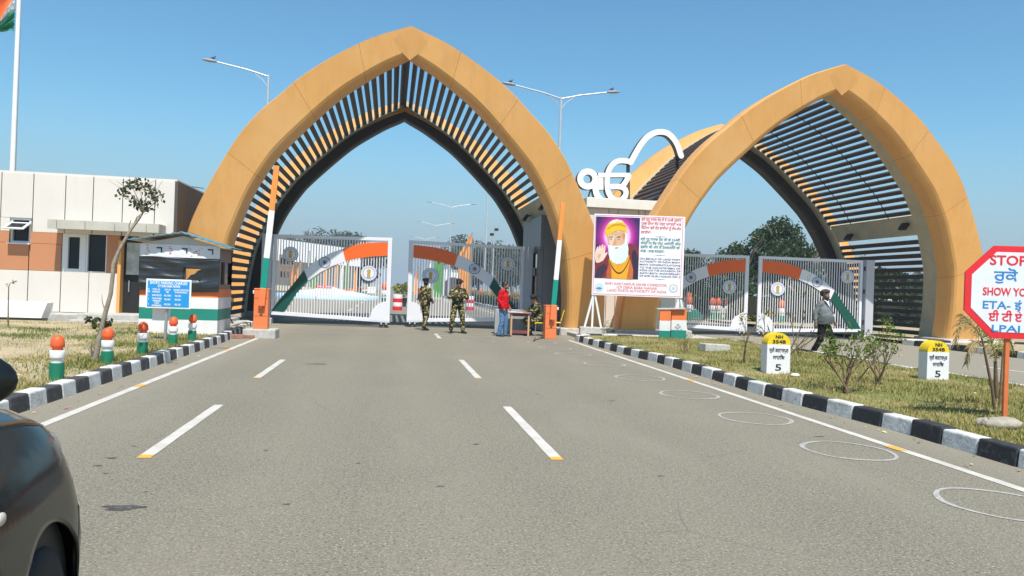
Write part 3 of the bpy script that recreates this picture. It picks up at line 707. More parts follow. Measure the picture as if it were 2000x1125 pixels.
for (a, c) in ((e0, ap), (ap, e1)):
    n = 14; vs = []
    for i in range(n+1):
        u = i/n; x, z = a[0]+(c[0]-a[0])*u, a[1]+(c[1]-a[1])*u
        for y in (y0, y1): vs.append((x, y, z+.012*(-1)**i)); vs.append((x, y, z+.012*(-1)**i-.02))
    b.add(vs, [(4*i, 4*i+4, 4*i+6, 4*i+2) for i in range(n)]); b.add(vs, [(4*i+1, 4*i+3, 4*i+7, 4*i+5) for i in range(n)], 1)
    b.add(vs, [(4*i, 4*i+1, 4*i+5, 4*i+4) for i in range(n)]+[(4*i+2, 4*i+6, 4*i+7, 4*i+3) for i in range(n)]+[(0,2,3,1)])
b.build('roof', [TIN, TINU], booth, loc=off, fix=False)

# ------------------------------------------------------------------ parking charges board
SBLUE = mat('sign_blue', (0.012,0.27,0.62), 0.45, 0.06, 3); SWHITE = mat('sign_white', (0.80,0.80,0.80), 0.45, 0.04, 4)
g = G(321, 667, .13); sgn = thing('parking_sign', 'blue parking charges sign with white writing on a steel post', 'sign', g, R(-2))
y = -.03; Yc = g.y
def lp(px, py): q = P(px, py, Yc); return q.x-g.x, q.z-g.z
(xa, zt), (xb, zb) = lp(287, 545), lp(374, 603); cx, cz, w, h = (xa+xb)/2, (zt+zb)/2, xb-xa, zt-zb+.02
b = MB(); b.box((cx, y-.012, cz), (w, .024, h)); brd = b.build('board', SWHITE, sgn, bevel=.008)
b = MB(); b.box((cx, y-.027, cz), (w-.07, .006, h-.07)); b.build('blue_face', SBLUE, brd)
b = MB(); b.tube([(0.0,.03,-.1),(.03,.03,zt-.1)], .032, 12); b.build('post', STEEL, sgn)
b = MB(); b.box((cx-.21, .2, zb-.14), (.36,.02,.28)); b.build('backing_sheet', WHITE, sgn)
rows = [('ENTRY/ PARKING CHARGES', 0, .40, .070, w*.82), ('ICP DERA BABA NANAK', .01, .29, .058, w*.50)]
for s, dx, v, sz, wd in rows: text(s, sz*1.3, brd, (cx+dx, y-.032, cz+h*(v-.0)-.02), SWHITE, width=wd, bold=.02)
for s, u, v, wd in (('SL\nNO', -.43,.10,.05),('TYPE OF\nVEHICLE', -.27,.10,.17),('UPTO 04\nHRS', -.02,.10,.13),('ON EVERY ADDITIONAL\n02 HRS PER VEHICLE', .28,.10,.34),
    ('1.',-.43,-.06,.02),('BUS/TRUCK',-.25,-.06,.21),('RS.100/-',-.01,-.06,.16),('RS.20/-',.22,-.06,.14),('2.',-.43,-.19,.02),('FOUR/THREE\nWHEELERS',-.25,-.21,.21),('RS.30/-',-.01,-.19,.14),('RS.20/-',.22,-.19,.14),('3.',-.43,-.36,.02),('TWO\nWHEELERS',-.25,-.37,.21),('RS.20/-',-.01,-.36,.14),('RS.10/-',.22,-.36,.14)):
    text(s, .052, brd, (cx+w*u, y-.032, cz+h*v), SWHITE, width=w*wd, bold=.02, line=.95)

# ------------------------------------------------------------------ kerbside bollards
def bollard(loc, label, grp='tricolour bollards along the left kerb', k=1.0):
    t = thing('bollard', label, 'bollard', loc, 0, grp); s = k
    b = MB(); b.lathe([(.086,-.06),(.087,.19),(.083,.215)], 22); b.build('green_base', GREEN, t)
    b = MB(); b.lathe([(.070,.214),(.068,.265),(.086,.275),(.089,.285),(.089,.36),(.084,.372),(.06,.374)], 22); b.build('white_collar', WHITE, t)
    b = MB(); b.lathe([(.060,.373),(.060,.408),(.078,.414),(.083,.424),(.083,.455),(.078,.505),(.06,.54),(.032,.562),(0,.57)], 22); b.build('orange_cap', SAFF, t)
    t.scale = (s,s,s); return t
bl = ['tricolour bollard nearest the road edge in front, standing alone in the grass', 'tricolour bollard beside the trunk of the thin leaning tree', 'tricolour bollard between the leaning tree and the parking sign', 'tricolour bollard just right of the parking sign post', 'tricolour bollard in front of the booth, farthest from the camera']
bb = None
for (px, py), lb in zip(((110,741),(209,713),(278,692),(337,674),(374.5,665)), bl):
    g = G(px, py, .14)
    if bb is None: bb = bollard((g.x, g.y, .14), lb)
    else:
        c = copy_tree(bb); c.location = (g.x, g.y, .14); c['label'] = lb; c.rotation_euler = (0, R(random.uniform(-2,2)), random.random()*6)
# ------------------------------------------------------------------ boom barriers
BARO = mat('barrier_orange', (0.80,0.20,0.06), 0.45, 0.06, 4, 0.05); BARG = mat('barrier_teal', (0.0,0.27,0.19), 0.45, 0.08, 4)
ARMO = mat('arm_orange', (0.76,0.27,0.05), 0.5, 0.1, 3); mix_over(ARMO, (0.75,0.6,0.45), 9, 0.6, 0.7, stretch=(1,1,.3), fac=0.6)
def barrier(loc, label, lean, base, k=1.0):
    t = thing('boom_barrier', label, 'barrier', loc, 0, 'boom barriers with raised tricolour arms')
    z = base
    b = MB(); b.box((0, .17, z+.52), (.36,.34,1.04)); b.box((0, .17, z+1.035), (.38,.36,.03)); cab = b.build('cabinet', BARO, t, bevel=.012)
    b = MB(); b.box((0, -.004, z+.80), (.33,.006,.006)); b.box((0,-.004, z+.34), (.33,.006,.005)); b.build('seam', SEAM, cab)
    p0 = Vector((.03,-.07,z+.70)); d = Vector((math.sin(lean), 0, math.cos(lean))); q = lambda s: p0+d*s
    b = MB(); b.bar(q(-.1), q(.36), .09, .165); b.build('arm_bracket', BARO, t, bevel=.008)
    b = MB(); b.bar(q(-.16), q(-.1), .11, .07); b.build('bracket_foot', mat('brick_red', (0.35,0.05,0.02), 0.6), t)
    b = MB(); b.bar(q(.3), q(1.02+.12), .05, .155); b.build('green_arm', BARG, t, bevel=.006)
    b = MB(); b.bar(q(1.142), q(2.38), .05, .15); b.build('white_arm', WHITE, t, bevel=.006)
    b = MB(); b.bar(q(2.382), q(3.55), .05, .14); b.build('orange_arm', ARMO, t, bevel=.006)
    b = MB(); b.box((-.2 if base else .22, .1, z+.95), (.05,.08,.09)); b.build('sensor', WHITE, t, bevel=.01)
    if base:
        b = MB(); b.box((0, .2, base/2-.01), (.82,.75,base+.02)); b.build('plinth', CONC, t, bevel=.03)
    return t
g = G(506, 661); barrier((g.x, g.y+.1, 0), 'raised boom barrier on a concrete plinth left of the road', R(4.0), .24)
g = G(1075, 662); barrier((g.x, g.y, 0), 'raised boom barrier beside the desk, right of the road', R(3.2), 0)

# ------------------------------------------------------------------ steel gates
GW = mat('gate_white', (0.74,0.73,0.76), 0.4, 0.04, 3); GBAR = mat('gate_bar', (0.72,0.71,0.73), 0.4, 0.05, 3)
GOLD = mat('emblem_gold', (0.52,0.36,0.08), 0.4, 0.3, 20); EBLUE = mat('emblem_blue', (0.035,0.07,0.20), 0.5, 0.1, 5)
GSAF = mat('gate_saffron', (0.84,0.13,0.012), 0.45, 0.06, 3); GGRN = mat('gate_green', (0.002,0.075,0.052), 0.45, 0.1, 3)
GO = [(0,.02),(.06,.165),(.154,.339),(.266,.574),(.378,.71),(.49,.811),(.584,.863),(.678,.914),(.771,.944),(.883,.958),(.963,.963)]
GI = [(.107,.017),(.154,.133),(.21,.275),(.304,.443),(.397,.55),(.49,.636),(.612,.711),(.724,.755),(.78,.768),(.846,.785),(.963,.80)]
LW = 4.0
def LT(u, t):
    """leaf coordinates: u across from the hinge, t from bottom rail to top rail"""
    zb = .38-.14*u; zt = 3.07+.02*u; return u*LW, zb+(zt-zb)*t
def disc(b, x, z, r, y0, y1, mi=0, n=30): b.prism([(x+r*math.cos(2*PI*k/n), z+r*math.sin(2*PI*k/n)) for k in range(n)], y0, y1, mi)
def annulus(b, x, z, r0, r1, y, y1, mi=0, n=36):
    vs = []
    for k in range(n):
        c, s = math.cos(2*PI*k/n), math.sin(2*PI*k/n)
        vs += [(x+r1*c, y, z+r1*s), (x+r0*c, y, z+r0*s), (x+r1*c, y1, z+r1*s)]
    b.add(vs, [(3*k, 3*((k+1) % n), 3*((k+1) % n)+1, 3*k+1) for k in range(n)]+[(3*k, 3*k+2, 3*((k+1) % n)+2, 3*((k+1) % n)) for k in range(n)], mi)
def emblem(parent, u, t, r):
    x, z = LT(u, t); Y = -.065
    b = MB(); disc(b, x, z, r, Y, Y+.03); e = b.build('emblem', GW, parent)
    b = MB(); annulus(b, x, z, r*.95, r*1.0, Y-.004, Y); annulus(b, x, z, r*.66, r*.70, Y-.004, Y)
    for k in range(26):
        a = 2*PI*k/26
        if -.5 < math.sin(a) or True:
            p = Vector((x+r*.82*math.cos(a), Y-.002, z+r*.82*math.sin(a))); b.box(p, (r*.07,.004,r*.045), rot=(0,-a,0))
    b.build('emblem_ring', EBLUE, e)
    b = MB(); s = r*.5
    P_ = [(-.42,-.95),(.42,-.95),(.42,-.80),(.36,-.72),(.40,-.62),(.30,-.5),(.22,-.40),(.26,-.32),(.44,-.28),(.44,-.12),(.34,-.08),(.36,.1),(.30,.28),(.44,.42),(.50,.60),(.42,.78),(.28,.84),(.20,.74),(.17,.90),(0,1.0),(-.17,.90),(-.20,.74),(-.28,.84),(-.42,.78),(-.50,.60),(-.44,.42),(-.30,.28),(-.36,.1),(-.34,-.08),(-.44,-.12),(-.44,-.28),(-.26,-.32),(-.22,-.40),(-.30,-.5),(-.40,-.62),(-.36,-.72),(-.42,-.80)]
    b.prism([(x+s*px*.95, z+s*(pz*1.05)) for px, pz in P_], Y-.016, Y); b.build('emblem_capital', GOLD, e)
def leaf(label):
    t = thing('steel_gate', label, 'gate', (0,0,0), 0, 'leaves of the barred steel gates')
    def q(u, tt, y): x, z = LT(u, tt); return (x, y, z)
    b = MB()
    def rail(u0, t0, u1, t1, w, d=.09): 
        a, c = Vector(q(u0, t0, 0)), Vector(q(u1, t1, 0)); b.bar(a, c, d, w)
    for a0, a1, w in (((0,0),(1,0),.13),((0,1),(1,1),.11)):
        b = MB(); p, r_ = LT(*a0), LT(*a1); b.hexa([(p[0],-.05,p[1]-w/2),(r_[0],-.05,r_[1]-w/2),(r_[0],.05,r_[1]-w/2),(p[0],.05,p[1]-w/2),(p[0],-.05,p[1]+w/2),(r_[0],-.05,r_[1]+w/2),(r_[0],.05,r_[1]+w/2),(p[0],.05,p[1]+w/2)])
        b.build('rail', GW, t, bevel=.006)
    for u in (.012, .982):
        b = MB(); x, z0 = LT(u, 0); _, z1 = LT(u, 1); w = .1 if u < .5 else .14; b.box((x, 0, (z0+z1)/2), (w, .094, z1-z0-.11)); b.build('stile', GW, t, bevel=.006)
    b = MB(); N = 41
    for k in range(1, N):
        u = .012+.955*k/N; x, z0 = LT(u, 0); _, z1 = LT(u, 1); b.box((x, 0, (z0+z1)/2), (.026, .03, z1-z0-.08))
    b.build('bar', GBAR, t); t.children[-1]['kind'] = 'stuff'; t.children[-1].name = 'bars'
    def band(i0, i1, s0, s1, name, m):
        A = [LT(*p) for p in GO]; B = [LT(*p) for p in GI]
        def cut(L, f): i = min(int(f), len(L)-2); fr = f-i; return (L[i][0]*(1-fr)+L[i+1][0]*fr, L[i][1]*(1-fr)+L[i+1][1]*fr)
        n = 14; a = [cut(A, i0+(i1-i0)*k/n) for k in range(n+1)]; c = [cut(B, s0+(s1-s0)*k/n) for k in range(n+1)]
        bb = MB(); bb.strip(a, c, -.05, -.022); return bb.build(name, m, t)
    band(0, 3, 0, 3, 'green_band', GGRN); wb = band(3, 6, 3, 6, 'white_band', GW); band(6, 10, 6, 10, 'saffron_band', GSAF)
    x, z = LT(.437, .685); r = .20; b = MB(); annulus(b, x, z, r*.9, r, -.056, -.05); disc(b, x, z, r*.14, -.057, -.05)
    for k in range(24):
        a = 2*PI*k/24; b.box((x+r*.52*math.cos(a), -.053, z+r*.52*math.sin(a)), (r*.8, .004, .006), rot=(0,-a,0))
    b.build('wheel_emblem', NAVY, wb)
    emblem(t, .147, .77, .265); emblem(t, .813, .575, .28)
    x1, z0 = LT(.985, .02); b = MB(); rr = .60; b.prism([(x1, z0-.05)]+[(x1-rr*math.cos(a), z0+rr*1.05*math.sin(a)) for a in np.linspace(0, PI/2, 14)], -.058, -.02)
    b.add([], []); b.prism([(x1+.06, z0-.08), (x1-rr, z0-.06), (x1-rr, z0+.02), (x1+.06, z0+.02)], -.057, .05); b.build('corner_plate', GW, t)
    for x in (x1-.05, x1-.22):
        b = MB(); b.box((x, 0, .12), (.035,.08,.22)); leg = b.build('wheel_leg', GW, t)
        b = MB(); b.lathe([(.055,-.018),(.06,-.01),(.06,.01),(.055,.018)], 14, loc=(x, -.055, .06), axis='Y'); b.build('wheel', DARKM, leg)
    return t
def place_leaf(t, hinge, free):
    h, f = Vector(hinge), Vector(free); d = f-h; L = d.length; m = 1 if d.x > 0 else -1
    t.location = (h.x, h.y, 0); t.rotation_euler = (0,0, math.atan2(d.y*m, d.x*m)); t.scale = (m*L/LW, 1, 1)
lA = leaf('left steel gate leaf under the main arch, partly in sunshine'); place_leaf(lA, (-4.08,27.9), (.02,27.2))
lB = copy_tree(lA); lB['label'] = 'right steel gate leaf under the main arch, behind the two soldiers'; place_leaf(lB, (4.95,28.6), (.62,28.15))
lD = copy_tree(lA); lD['label'] = 'steel gate leaf under the right arch, half hidden by the billboard'; place_leaf(lD, (9.75,28.6), (13.8,28.2))
lE = copy_tree(lA); lE['label'] = 'steel gate leaf under the right arch, behind the man in the grey pullover'; place_leaf(lE, (18.25,27.6), (14.15,28.1))
GREY = mat('gate_post_grey', (0.50,0.50,0.54), 0.45, 0.06, 3)
for x, y, lb in ((-4.3,27.95,'grey gate post left of the main road behind the barrier'),(5.12,28.75,'grey gate post behind the writing desk beside the dark kiosk'),(18.5,27.6,'grey gate post under the right arch beside the bush'),(9.55,28.6,'grey gate post behind the billboard')):
    t = thing('gate_post', lb, 'post', (x, y, 0), 0, 'posts carrying the gates')
    b = MB(); b.box((0,0,1.62), (.34,.32,3.0)); b.box((0,0,3.13), (.36,.34,.03)); b.build('shaft', GREY, t, bevel=.012)
    b = MB(); b.box((0,0,.07), (.5,.5,.26)); b.build('footing', CONC, t, bevel=.02)
    for z in (.7,1.9,2.8):
        b = MB(); b.lathe([(.035,-.08),(.035,.08)], 10, loc=((.19 if x in (-4.2,9.55) else -.19), -.06, z)); b.build('hinge', DARKM, t)

# ------------------------------------------------------------------ dark kiosk inside the main arch, block between the arches
KM = mat('kiosk_cladding', (0.17,0.17,0.18), 0.4, 0.2, 0.8, metal=0.2, stretch=(3,3,.4))
ks = thing('kiosk', 'dark clad kiosk with a window under the right side of the main arch', 'kiosk', (6.3, 29.4, 0))
off = (-6.3,-29.4,0); x0, x1, y0, y1 = 5.35, 7.2, 27.5, 31.3
b = MB()
ys = [27.5,28.0,28.75,29.5,30.3,30.9,31.3]
for a, c in zip(ys, ys[1:]):
    for z0, z1 in ((0.05,1.28),(2.95,4.25)): b.box((x0+.06, (a+c)/2, (z0+z1)/2), (.12, c-a-.014, z1-z0))
    if a >= 30.2 or c <= 28.1: b.box((x0+.06, (a+c)/2, 2.115), (.12, c-a-.014, 1.65))
for a, c in ((5.47,6.3),(6.3,7.2)): b.box(((a+c)/2, y0+.05, 2.15), (c-a-.014, .1, 4.2))
b.build('cladding', KM, ks, loc=off, bevel=.006)
b = MB(); b.box(((x0+x1)/2+.05, (y0+y1)/2, 2.1), (x1-x0-.14, y1-y0-.14, 4.2)); b.build('wall', DARKM, ks, loc=off)
b = MB(); b.box((x0+.08, 29.1, 2.12), (.02, 2.0, 1.62)); w = b.build('window', GLASS, ks, loc=off)
b = MB()
for y in (28.12,29.0,29.9): b.box((x0+.05, y, 2.12), (.06,.05,1.62))
for z in (1.32,2.91): b.box((x0+.049, 29.0, z), (.062,1.72,.05))
b.build('window_frame', DARKM, w)
b = MB(); b.box((x0+.04, 28.8, 2.2), (.015,.36,.3)); b.build('notice', mat('pale_notice', (0.45,0.5,0.55), 0.5), ks, loc=off)
blk = thing('link_building', 'low ivory panelled block between the two arches behind the billboard', 'building', (8.7, 29.5, 0))
off = (-8.7,-29.5,0); X0, X1, Y0 = 7.1, 10.6, 27.6
b = MB(); b.box(((X0+X1)/2, Y0+1.9, 2.3), (X1-X0-.1, 3.6, 4.55)); b.build('wall', DARKM, blk, loc=off)
b = MB(); xs = [X0,7.9,8.25,9.05,9.3,10.0,X1]
for a, c in zip(xs, xs[1:]):
    for z0, z1 in ((.1,2.4),(2.42,4.62)): b.box(((a+c)/2, Y0+.03, (z0+z1)/2), (c-a-.02, .14, z1-z0))
b.build('cladding', PANEL, blk, loc=off, bevel=.006)
b = MB(); b.box(((X0+X1)/2, Y0+1.9, 4.8), (X1-X0+.2, 4.2, .36)); b.build('parapet', mat('parapet_white', (0.70,0.69,0.62), 0.6, 0.06, 2), blk, loc=off, bevel=.015)

# the white letter standing on the parapet
IY = 27.75
ik = thing('rooftop_letter', 'large white symbol sign standing on the parapet between the arches', 'sign', (8.6, IY, 4.98))
def zp(x, y): q = P(1100+x/5.625, 230+y/5.625, IY); return (q.x, q.z)
LW_ = mat('letter_white', (0.80,0.80,0.79), 0.4, 0.03, 3); LS = mat('letter_side', (0.06,0.06,0.07), 0.5, 0.2, 4)
def smooth(pts, k=8):
    Q = []; p = [np.array(a, float) for a in pts]
    for i in range(len(p)-1):
        a, b_, c, d = p[max(i-1,0)], p[i], p[i+1], p[min(i+2,len(p)-1)]
        for t in np.linspace(0, 1, k, endpoint=False): Q.append(.5*((2*b_)+(-a+c)*t+(2*a-5*b_+4*c-d)*t*t+(-a+3*b_-3*c+d)*t**3))
    Q.append(p[-1]); return Q
def stroke(b, pts, w, y0, y1, closed=False, rnd=True):
    Q = smooth(pts); A = []; B = []
    for i in range(len(Q)):
        d = Q[min(i+1,len(Q)-1)]-Q[max(i-1,0)]
        if closed and i in (0, len(Q)-1): d = Q[1]-Q[-2]
        d /= np.linalg.norm(d); n = np.array([-d[1], d[0]])*w/2; A.append(Q[i]+n); B.append(Q[i]-n)
    n = len(A); vs = []
    for a, c in zip(A, B): vs += [(a[0],y0,a[1]),(c[0],y0,c[1]),(c[0],y1,c[1]),(a[0],y1,a[1])]
    for i in range(n-1):
        o, q = 4*i, 4*i+4
        b.add([vs[o],vs[o+1],vs[q+1],vs[q]], [(0,1,2,3)], 0); b.add([vs[o+1],vs[o+2],vs[q+2],vs[q+1]], [(0,1,2,3)], 1); b.add([vs[o+2],vs[o+3],vs[q+3],vs[q+2]], [(0,1,2,3)], 1); b.add([vs[o+3],vs[o],vs[q],vs[q+3]], [(0,1,2,3)], 1)
    b.add([vs[0],vs[1],vs[2],vs[3]], [(0,1,2,3)], 1); b.add(vs[-4:], [(3,2,1,0)], 1)
    if rnd and not closed:
        for e in (Q[0], Q[-1]):
            m = 14; ring_ = [(e[0]+w/2*math.cos(2*PI*k/m), e[1]+w/2*math.sin(2*PI*k/m)) for k in range(m)]; b.prism(ring_, y0+.002, y1-.002, 0, 1)
SW = .225; y0, y1 = 0, .30
def S(pts): return [(q[0]-8.6, q[1]-4.98) for q in (zp(*p) for p in pts)]
b = MB()
circ = [(270+83*math.cos(a), 672+83*math.sin(a)) for a in np.linspace(0, 2*PI, 13)]
stroke(b, S(circ), SW, .0, .3, True); stroke(b, S([(350,660),(352,730),(358,800),(378,858),(412,898),(448,930)]), SW, .006, .294)
b.build('numeral_stroke', [LW_, LS], ik)
b = MB(); stroke(b, S([(385,628),(500,628),(620,628),(735,628)]), .165, .012, .288, rnd=False); stroke(b, S([(415,655),(415,700),(415,755),(415,790)]), .20, .014, .286, rnd=False); b.build('head_bar', [LW_, LS], ik)
b = MB(); stroke(b, S([(722,478),(650,470),(590,480),(535,520),(498,590),(484,670),(485,760),(503,830),(540,885),(595,910),(650,893),(685,850),(688,800),(655,766),(600,755),(510,757)]), .20, .003, .297)
stroke(b, S([(722,640),(690,700),(660,742),(640,762)]), .20, .009, .291); b.build('letter_body', [LW_, LS], ik)
b = MB(); stroke(b, S([(742,490),(790,400),(850,300),(920,215),(1000,168),(1075,155),(1150,172),(1215,232),(1260,310),(1285,385),(1298,418)]), .215, -.004, .304); b.build('letter_sweep', [LW_, LS], ik)
b = MB()
for (px, py), (qx, qy) in (((720,510),(720,940)),((740,510),(745,940)),((320,760),(285,925)),((1262,380),(1275,960)),((1280,400),(1290,960)),((560,900),(545,945))):
    (a, c), (d, e) = S([(px,py),(qx,qy)]); b.bar((a,.2,c),(d,.25,max(e,-.02)), .045)
b.build('support_frame', DARKM, ik)
# ------------------------------------------------------------------ billboard with a printed portrait
c0 = P(1247, 500, 24.35)
bbd = thing('billboard', 'white framed billboard with a portrait of a bearded man in a yellow turban', 'billboard', (c0.x, c0.y, .13), R(-9))
BWd, BHt = 3.0, 2.68; zc = c0.z-.13
BF = mat('billboard_white', (0.80,0.78,0.79), 0.4, 0.03, 2)
b = MB(); b.box((0, .04, zc), (BWd, .08, BHt)); panel = b.build('panel', BF, bbd, bevel=.008)
def U(x, y):   # crop pixel of the photo's board (TL 225,130; TR 888,162; BR 878,770; BL 208,745) to board plane
    u = (x-225+ (y-130)*.028)/663.0; v = (y-130-(x-225)*.048)/615.0
    return ((u-.5)*BWd, zc+(.5-v)*BHt)
def flat(poly, name, m, d, parent=None):
    q = [U(*p) for p in poly]; b = MB(); b.prism(q, -d, -d+.0035); return b.build(name, m, parent or panel)
PINK = mat('print_pink', (0.78,0.12,0.2), 0.45, 0.1, 4)
b = MB(); x0, z0 = -BWd/2+.045, zc-BHt/2+.05; x1, z1 = BWd/2-.075, zc+BHt/2-.045; t = .016
for c, s in (((0+(x0+x1)/2, z0),(x1-x0, t)),(((x0+x1)/2, z1),(x1-x0, t)),((x0,(z0+z1)/2),(t, z1-z0-t)),((x1,(z0+z1)/2),(t, z1-z0-t))): b.box((c[0], -.002, c[1]), (s[0], .004, s[1]))
b.build('printed_border', PINK, panel)
# portrait ground: printed halo
m = bpy.data.materials.new('print_halo'); m.use_nodes = True; n, l = nodes_of(m); bs = n['Principled BSDF']; tc = n.new('ShaderNodeTexCoord'); mp = n.new('ShaderNodeMapping')
hc = U(392, 300); mp.inputs['Location'].default_value = (-hc[0]/.95, 0, -hc[1]/1.05); mp.inputs['Scale'].default_value = (1/.95, 0, 1/1.05)
gr = n.new('ShaderNodeTexGradient'); gr.gradient_type = 'SPHERICAL'; rp = n.new('ShaderNodeValToRGB'); e = rp.color_ramp.elements
e[0].position = 0; e[0].color = (.018,.01,.075,1); e[1].position = .98; e[1].color = (.85,.75,.85,1)
for p, c in ((.22,(.05,.012,.12,1)),(.38,(.28,.01,.20,1)),(.5,(.58,.05,.40,1)),(.6,(.82,.5,.72,1))): q = e.new(p); q.color = c
l.new(tc.outputs['Object'], mp.inputs[0]); l.new(mp.outputs[0], gr.inputs[0]); l.new(gr.outputs[0], rp.inputs[0]); l.new(rp.outputs[0], bs.inputs['Base Color']); bs.inputs['Roughness'].default_value = .45
port = flat([(238,150),(557,165),(545,630),(228,614)], 'portrait', m, .004)
def pm(n, c): return mat(n, c, 0.45, 0.12, 5)
def fig(poly, name, col, d): return flat(poly, name, pm('print_'+name, col), d, port)
fig([(228,614),(232,520),(262,475),(322,440),(345,430),(470,360),(500,358),(540,380),(551,440),(545,630)], 'shawl', (0.20,0.022,0.03), .006)
fig([(545,630),(549,470),(520,400),(497,430),(505,540),(500,628)], 'shawl_shade', (0.035,0.015,0.04), .008)
fig([(228,600),(250,540),(300,505),(320,540),(290,590),(285,617),(228,614)], 'shawl_fold', (0.045,0.02,0.05), .008)
fig([(330,470),(350,430),(460,420),(480,450),(486,520),(470,627),(345,621),(335,560)], 'robe', (0.80,0.36,0.01), .010)
fig([(335,500),(350,540),(352,621),(312,618),(318,560)], 'robe_edge', (0.45,0.10,0.03), .012)
fig([(486,470),(500,520),(510,560),(506,629),(462,627),(472,570)], 'robe_trim', (0.55,0.14,0.03), .012)
fig([(318,300),(345,270),(445,265),(462,300),(458,350),(440,400),(392,415),(345,395),(326,350)], 'face', (0.68,0.40,0.24), .012)
fig([(336,300),(372,296),(376,340),(352,372),(332,350)], 'face_light', (0.78,0.56,0.40), .0135)
fig([(448,262),(463,300),(462,345),(452,372),(445,330)], 'hair', (0.80,0.80,0.82), .0145)
fig([(326,372),(345,368),(366,378),(392,376),(412,376),(432,366),(452,345),(468,360),(474,400),(470,450),(452,490),(420,510),(392,512),(365,502),(343,480),(330,440)], 'beard', (0.68,0.80,0.84), .014)
fig([(345,385),(366,378),(376,430),(370,490),(352,470),(342,430)], 'beard_light', (0.82,0.88,0.90), .016)
fig([(350,382),(372,374),(392,381),(408,373),(432,380),(412,392),(392,396),(368,393)], 'moustache', (0.80,0.85,0.87), .0175)
fig([(370,389),(386,385),(392,387),(402,384),(404,390),(388,395)], 'lips', (0.55,0.10,0.09), .019)
fig([(303,268),(310,230),(335,193),(370,176),(410,180),(445,205),(462,245),(463,275),(440,262),(400,258),(350,272),(320,305)], 'turban', (0.86,0.50,0.008), .016)
fig([(325,215),(350,185),(385,173),(425,184),(440,200),(400,195),(355,208)], 'turban_wrap', (0.78,0.72,0.48), .018)
fig([(318,240),(360,212),(420,206),(455,228),(450,236),(415,218),(362,224),(322,252)], 'turban_fold', (0.60,0.28,0.006), .0185)
fig([(430,282),(445,276),(452,296),(446,332),(434,322)], 'ear_shadow', (0.70,0.25,0.06), .0155)
for k, (x, s) in enumerate(((346,1),(402,1))):
    fig([(x-14,311),(x,303),(x+16,306),(x+14,311),(x,308),(x-12,315)], 'eyebrow', (0.05,0.03,0.03), .020)
    fig([(x-12,324),(x,317),(x+13,321),(x,328)], 'eye_white', (0.75,0.72,0.70), .020)
    fig([(x-3,319),(x+4,318),(x+5,326),(x-2,327)], 'iris', (0.03,0.02,0.02), .022)
fig([(371,318),(378,318),(386,352),(378,360),(366,357),(364,350)], 'nose', (0.60,0.33,0.19), .0185)
fig([(230,470),(234,415),(240,396),(246,380),(254,378),(256,400),(262,372),(271,370),(273,398),(280,364),(290,363),(291,398),(297,370),(306,369),(306,402),(303,430),(318,420),(323,428),(305,460),(290,485),(262,500),(240,502)], 'raised_hand', (0.80,0.58,0.46), .016)
fig([(252,440),(272,432),(276,438),(262,470),(254,474)], 'palm_line', (0.68,0.40,0.30), .018)
b = MB()
for a in np.linspace(0, 1, 34):
    x = 332+150*a; y = 470+110*math.sin(PI*min(1,max(0,a)))**.8; q = U(x, y); disc(b, q[0], q[1], .018, -.021, -.016, 0, 8)
b.build('beads', pm('print_beads', (0.06,0.02,0.015)), port)
RED = pm('print_red_ink', (0.72,0.07,0.10)); TEAL = pm('print_teal_ink', (0.05,0.24,0.22)); INK = pm('print_navy_ink', (0.05,0.05,0.16)); PNK = pm('print_rose_ink', (0.75,0.16,0.17))
def bt(s, x0, x1, y, sz, m, bold=.012, line=1.0, w=True):
    q0, q1 = U(x0, y), U(x1, y); text(s, sz, panel, ((q0[0]+q1[0])/2, -.004, (q0[1]+q1[1])/2), m, width=(q1[0]-q0[0]) if w else None, bold=bold, line=line)
for s, y, x1 in (('ਸ਼੍ਰੀ ਗੁਰੂ ਨਾਨਕ ਦੇਵ ਜੀ ਦੇ 554ਵੇਂ ਪ੍ਰਕਾਸ਼',182,858),('ਪੁਰਬ ਦੀਆਂ ਲੈਂਡ ਪੋਰਟ ਅਥਾਰਟੀ ਆਫ',214,858),('ਇੰਡੀਆ ਵਲੋਂ ਦੇਸ਼ ਵਾਸੀਆਂ ਨੂੰ ਲੱਖ-ਲੱਖ',246,856),('ਵਧਾਈਆਂ।',277,640)): bt(s, 566, x1, y+ (0 if x1 > 700 else -2), .125, RED)
for s, y, x1 in (('श्री गुरु नानक देव जी के 554वीं',332,848),('जयंती पर लैंड पोर्ट अथॉरिटी ऑफ',362,854),('इंडिया की ओर से देशवासियों को',391,848),('लाख - लाख बधाइयां।',419,736)): bt(s, 562, x1, y, .12, TEAL)
for s, y in (('ON BEHALF OF LAND PORT',480),('AUTHORITY OF INDIA MANY',501),('MANY CONGRATULATIONS',524),('TO THE COUNTRYMEN OF',547),('INDIA ON THE OCCASION OF',567),('554TH BIRTH ANNIVERSARY',589),('OF SHRI GURU NANAK DEV JI',610)): bt(s, 556, 852, y, .082, INK, .008)
for s, x0, x1, y in (('SHRI KARTARPUR SAHIB CORRIDOR,',306,758,668),('ICP DERA BABA NANAK',390,686,694),('LAND PORTS AUTHORITY OF INDIA',320,752,719)): bt(s, x0, x1, y, .115, PNK, .010)
b = MB()
for y in (310,450,632):
    q = U(705, y); b.box((q[0], -.003, q[1]), (.32,.004,.007)); disc(b, q[0], q[1], .016, -.006, -.001, 0, 10)
b.build('ornament', INK, panel)
b = MB(); q = U(262, 688); disc(b, q[0], q[1], .15, -.004, 0); lg = b.build('round_logo', pm('print_logo_pale', (0.52,0.66,0.72)), panel)
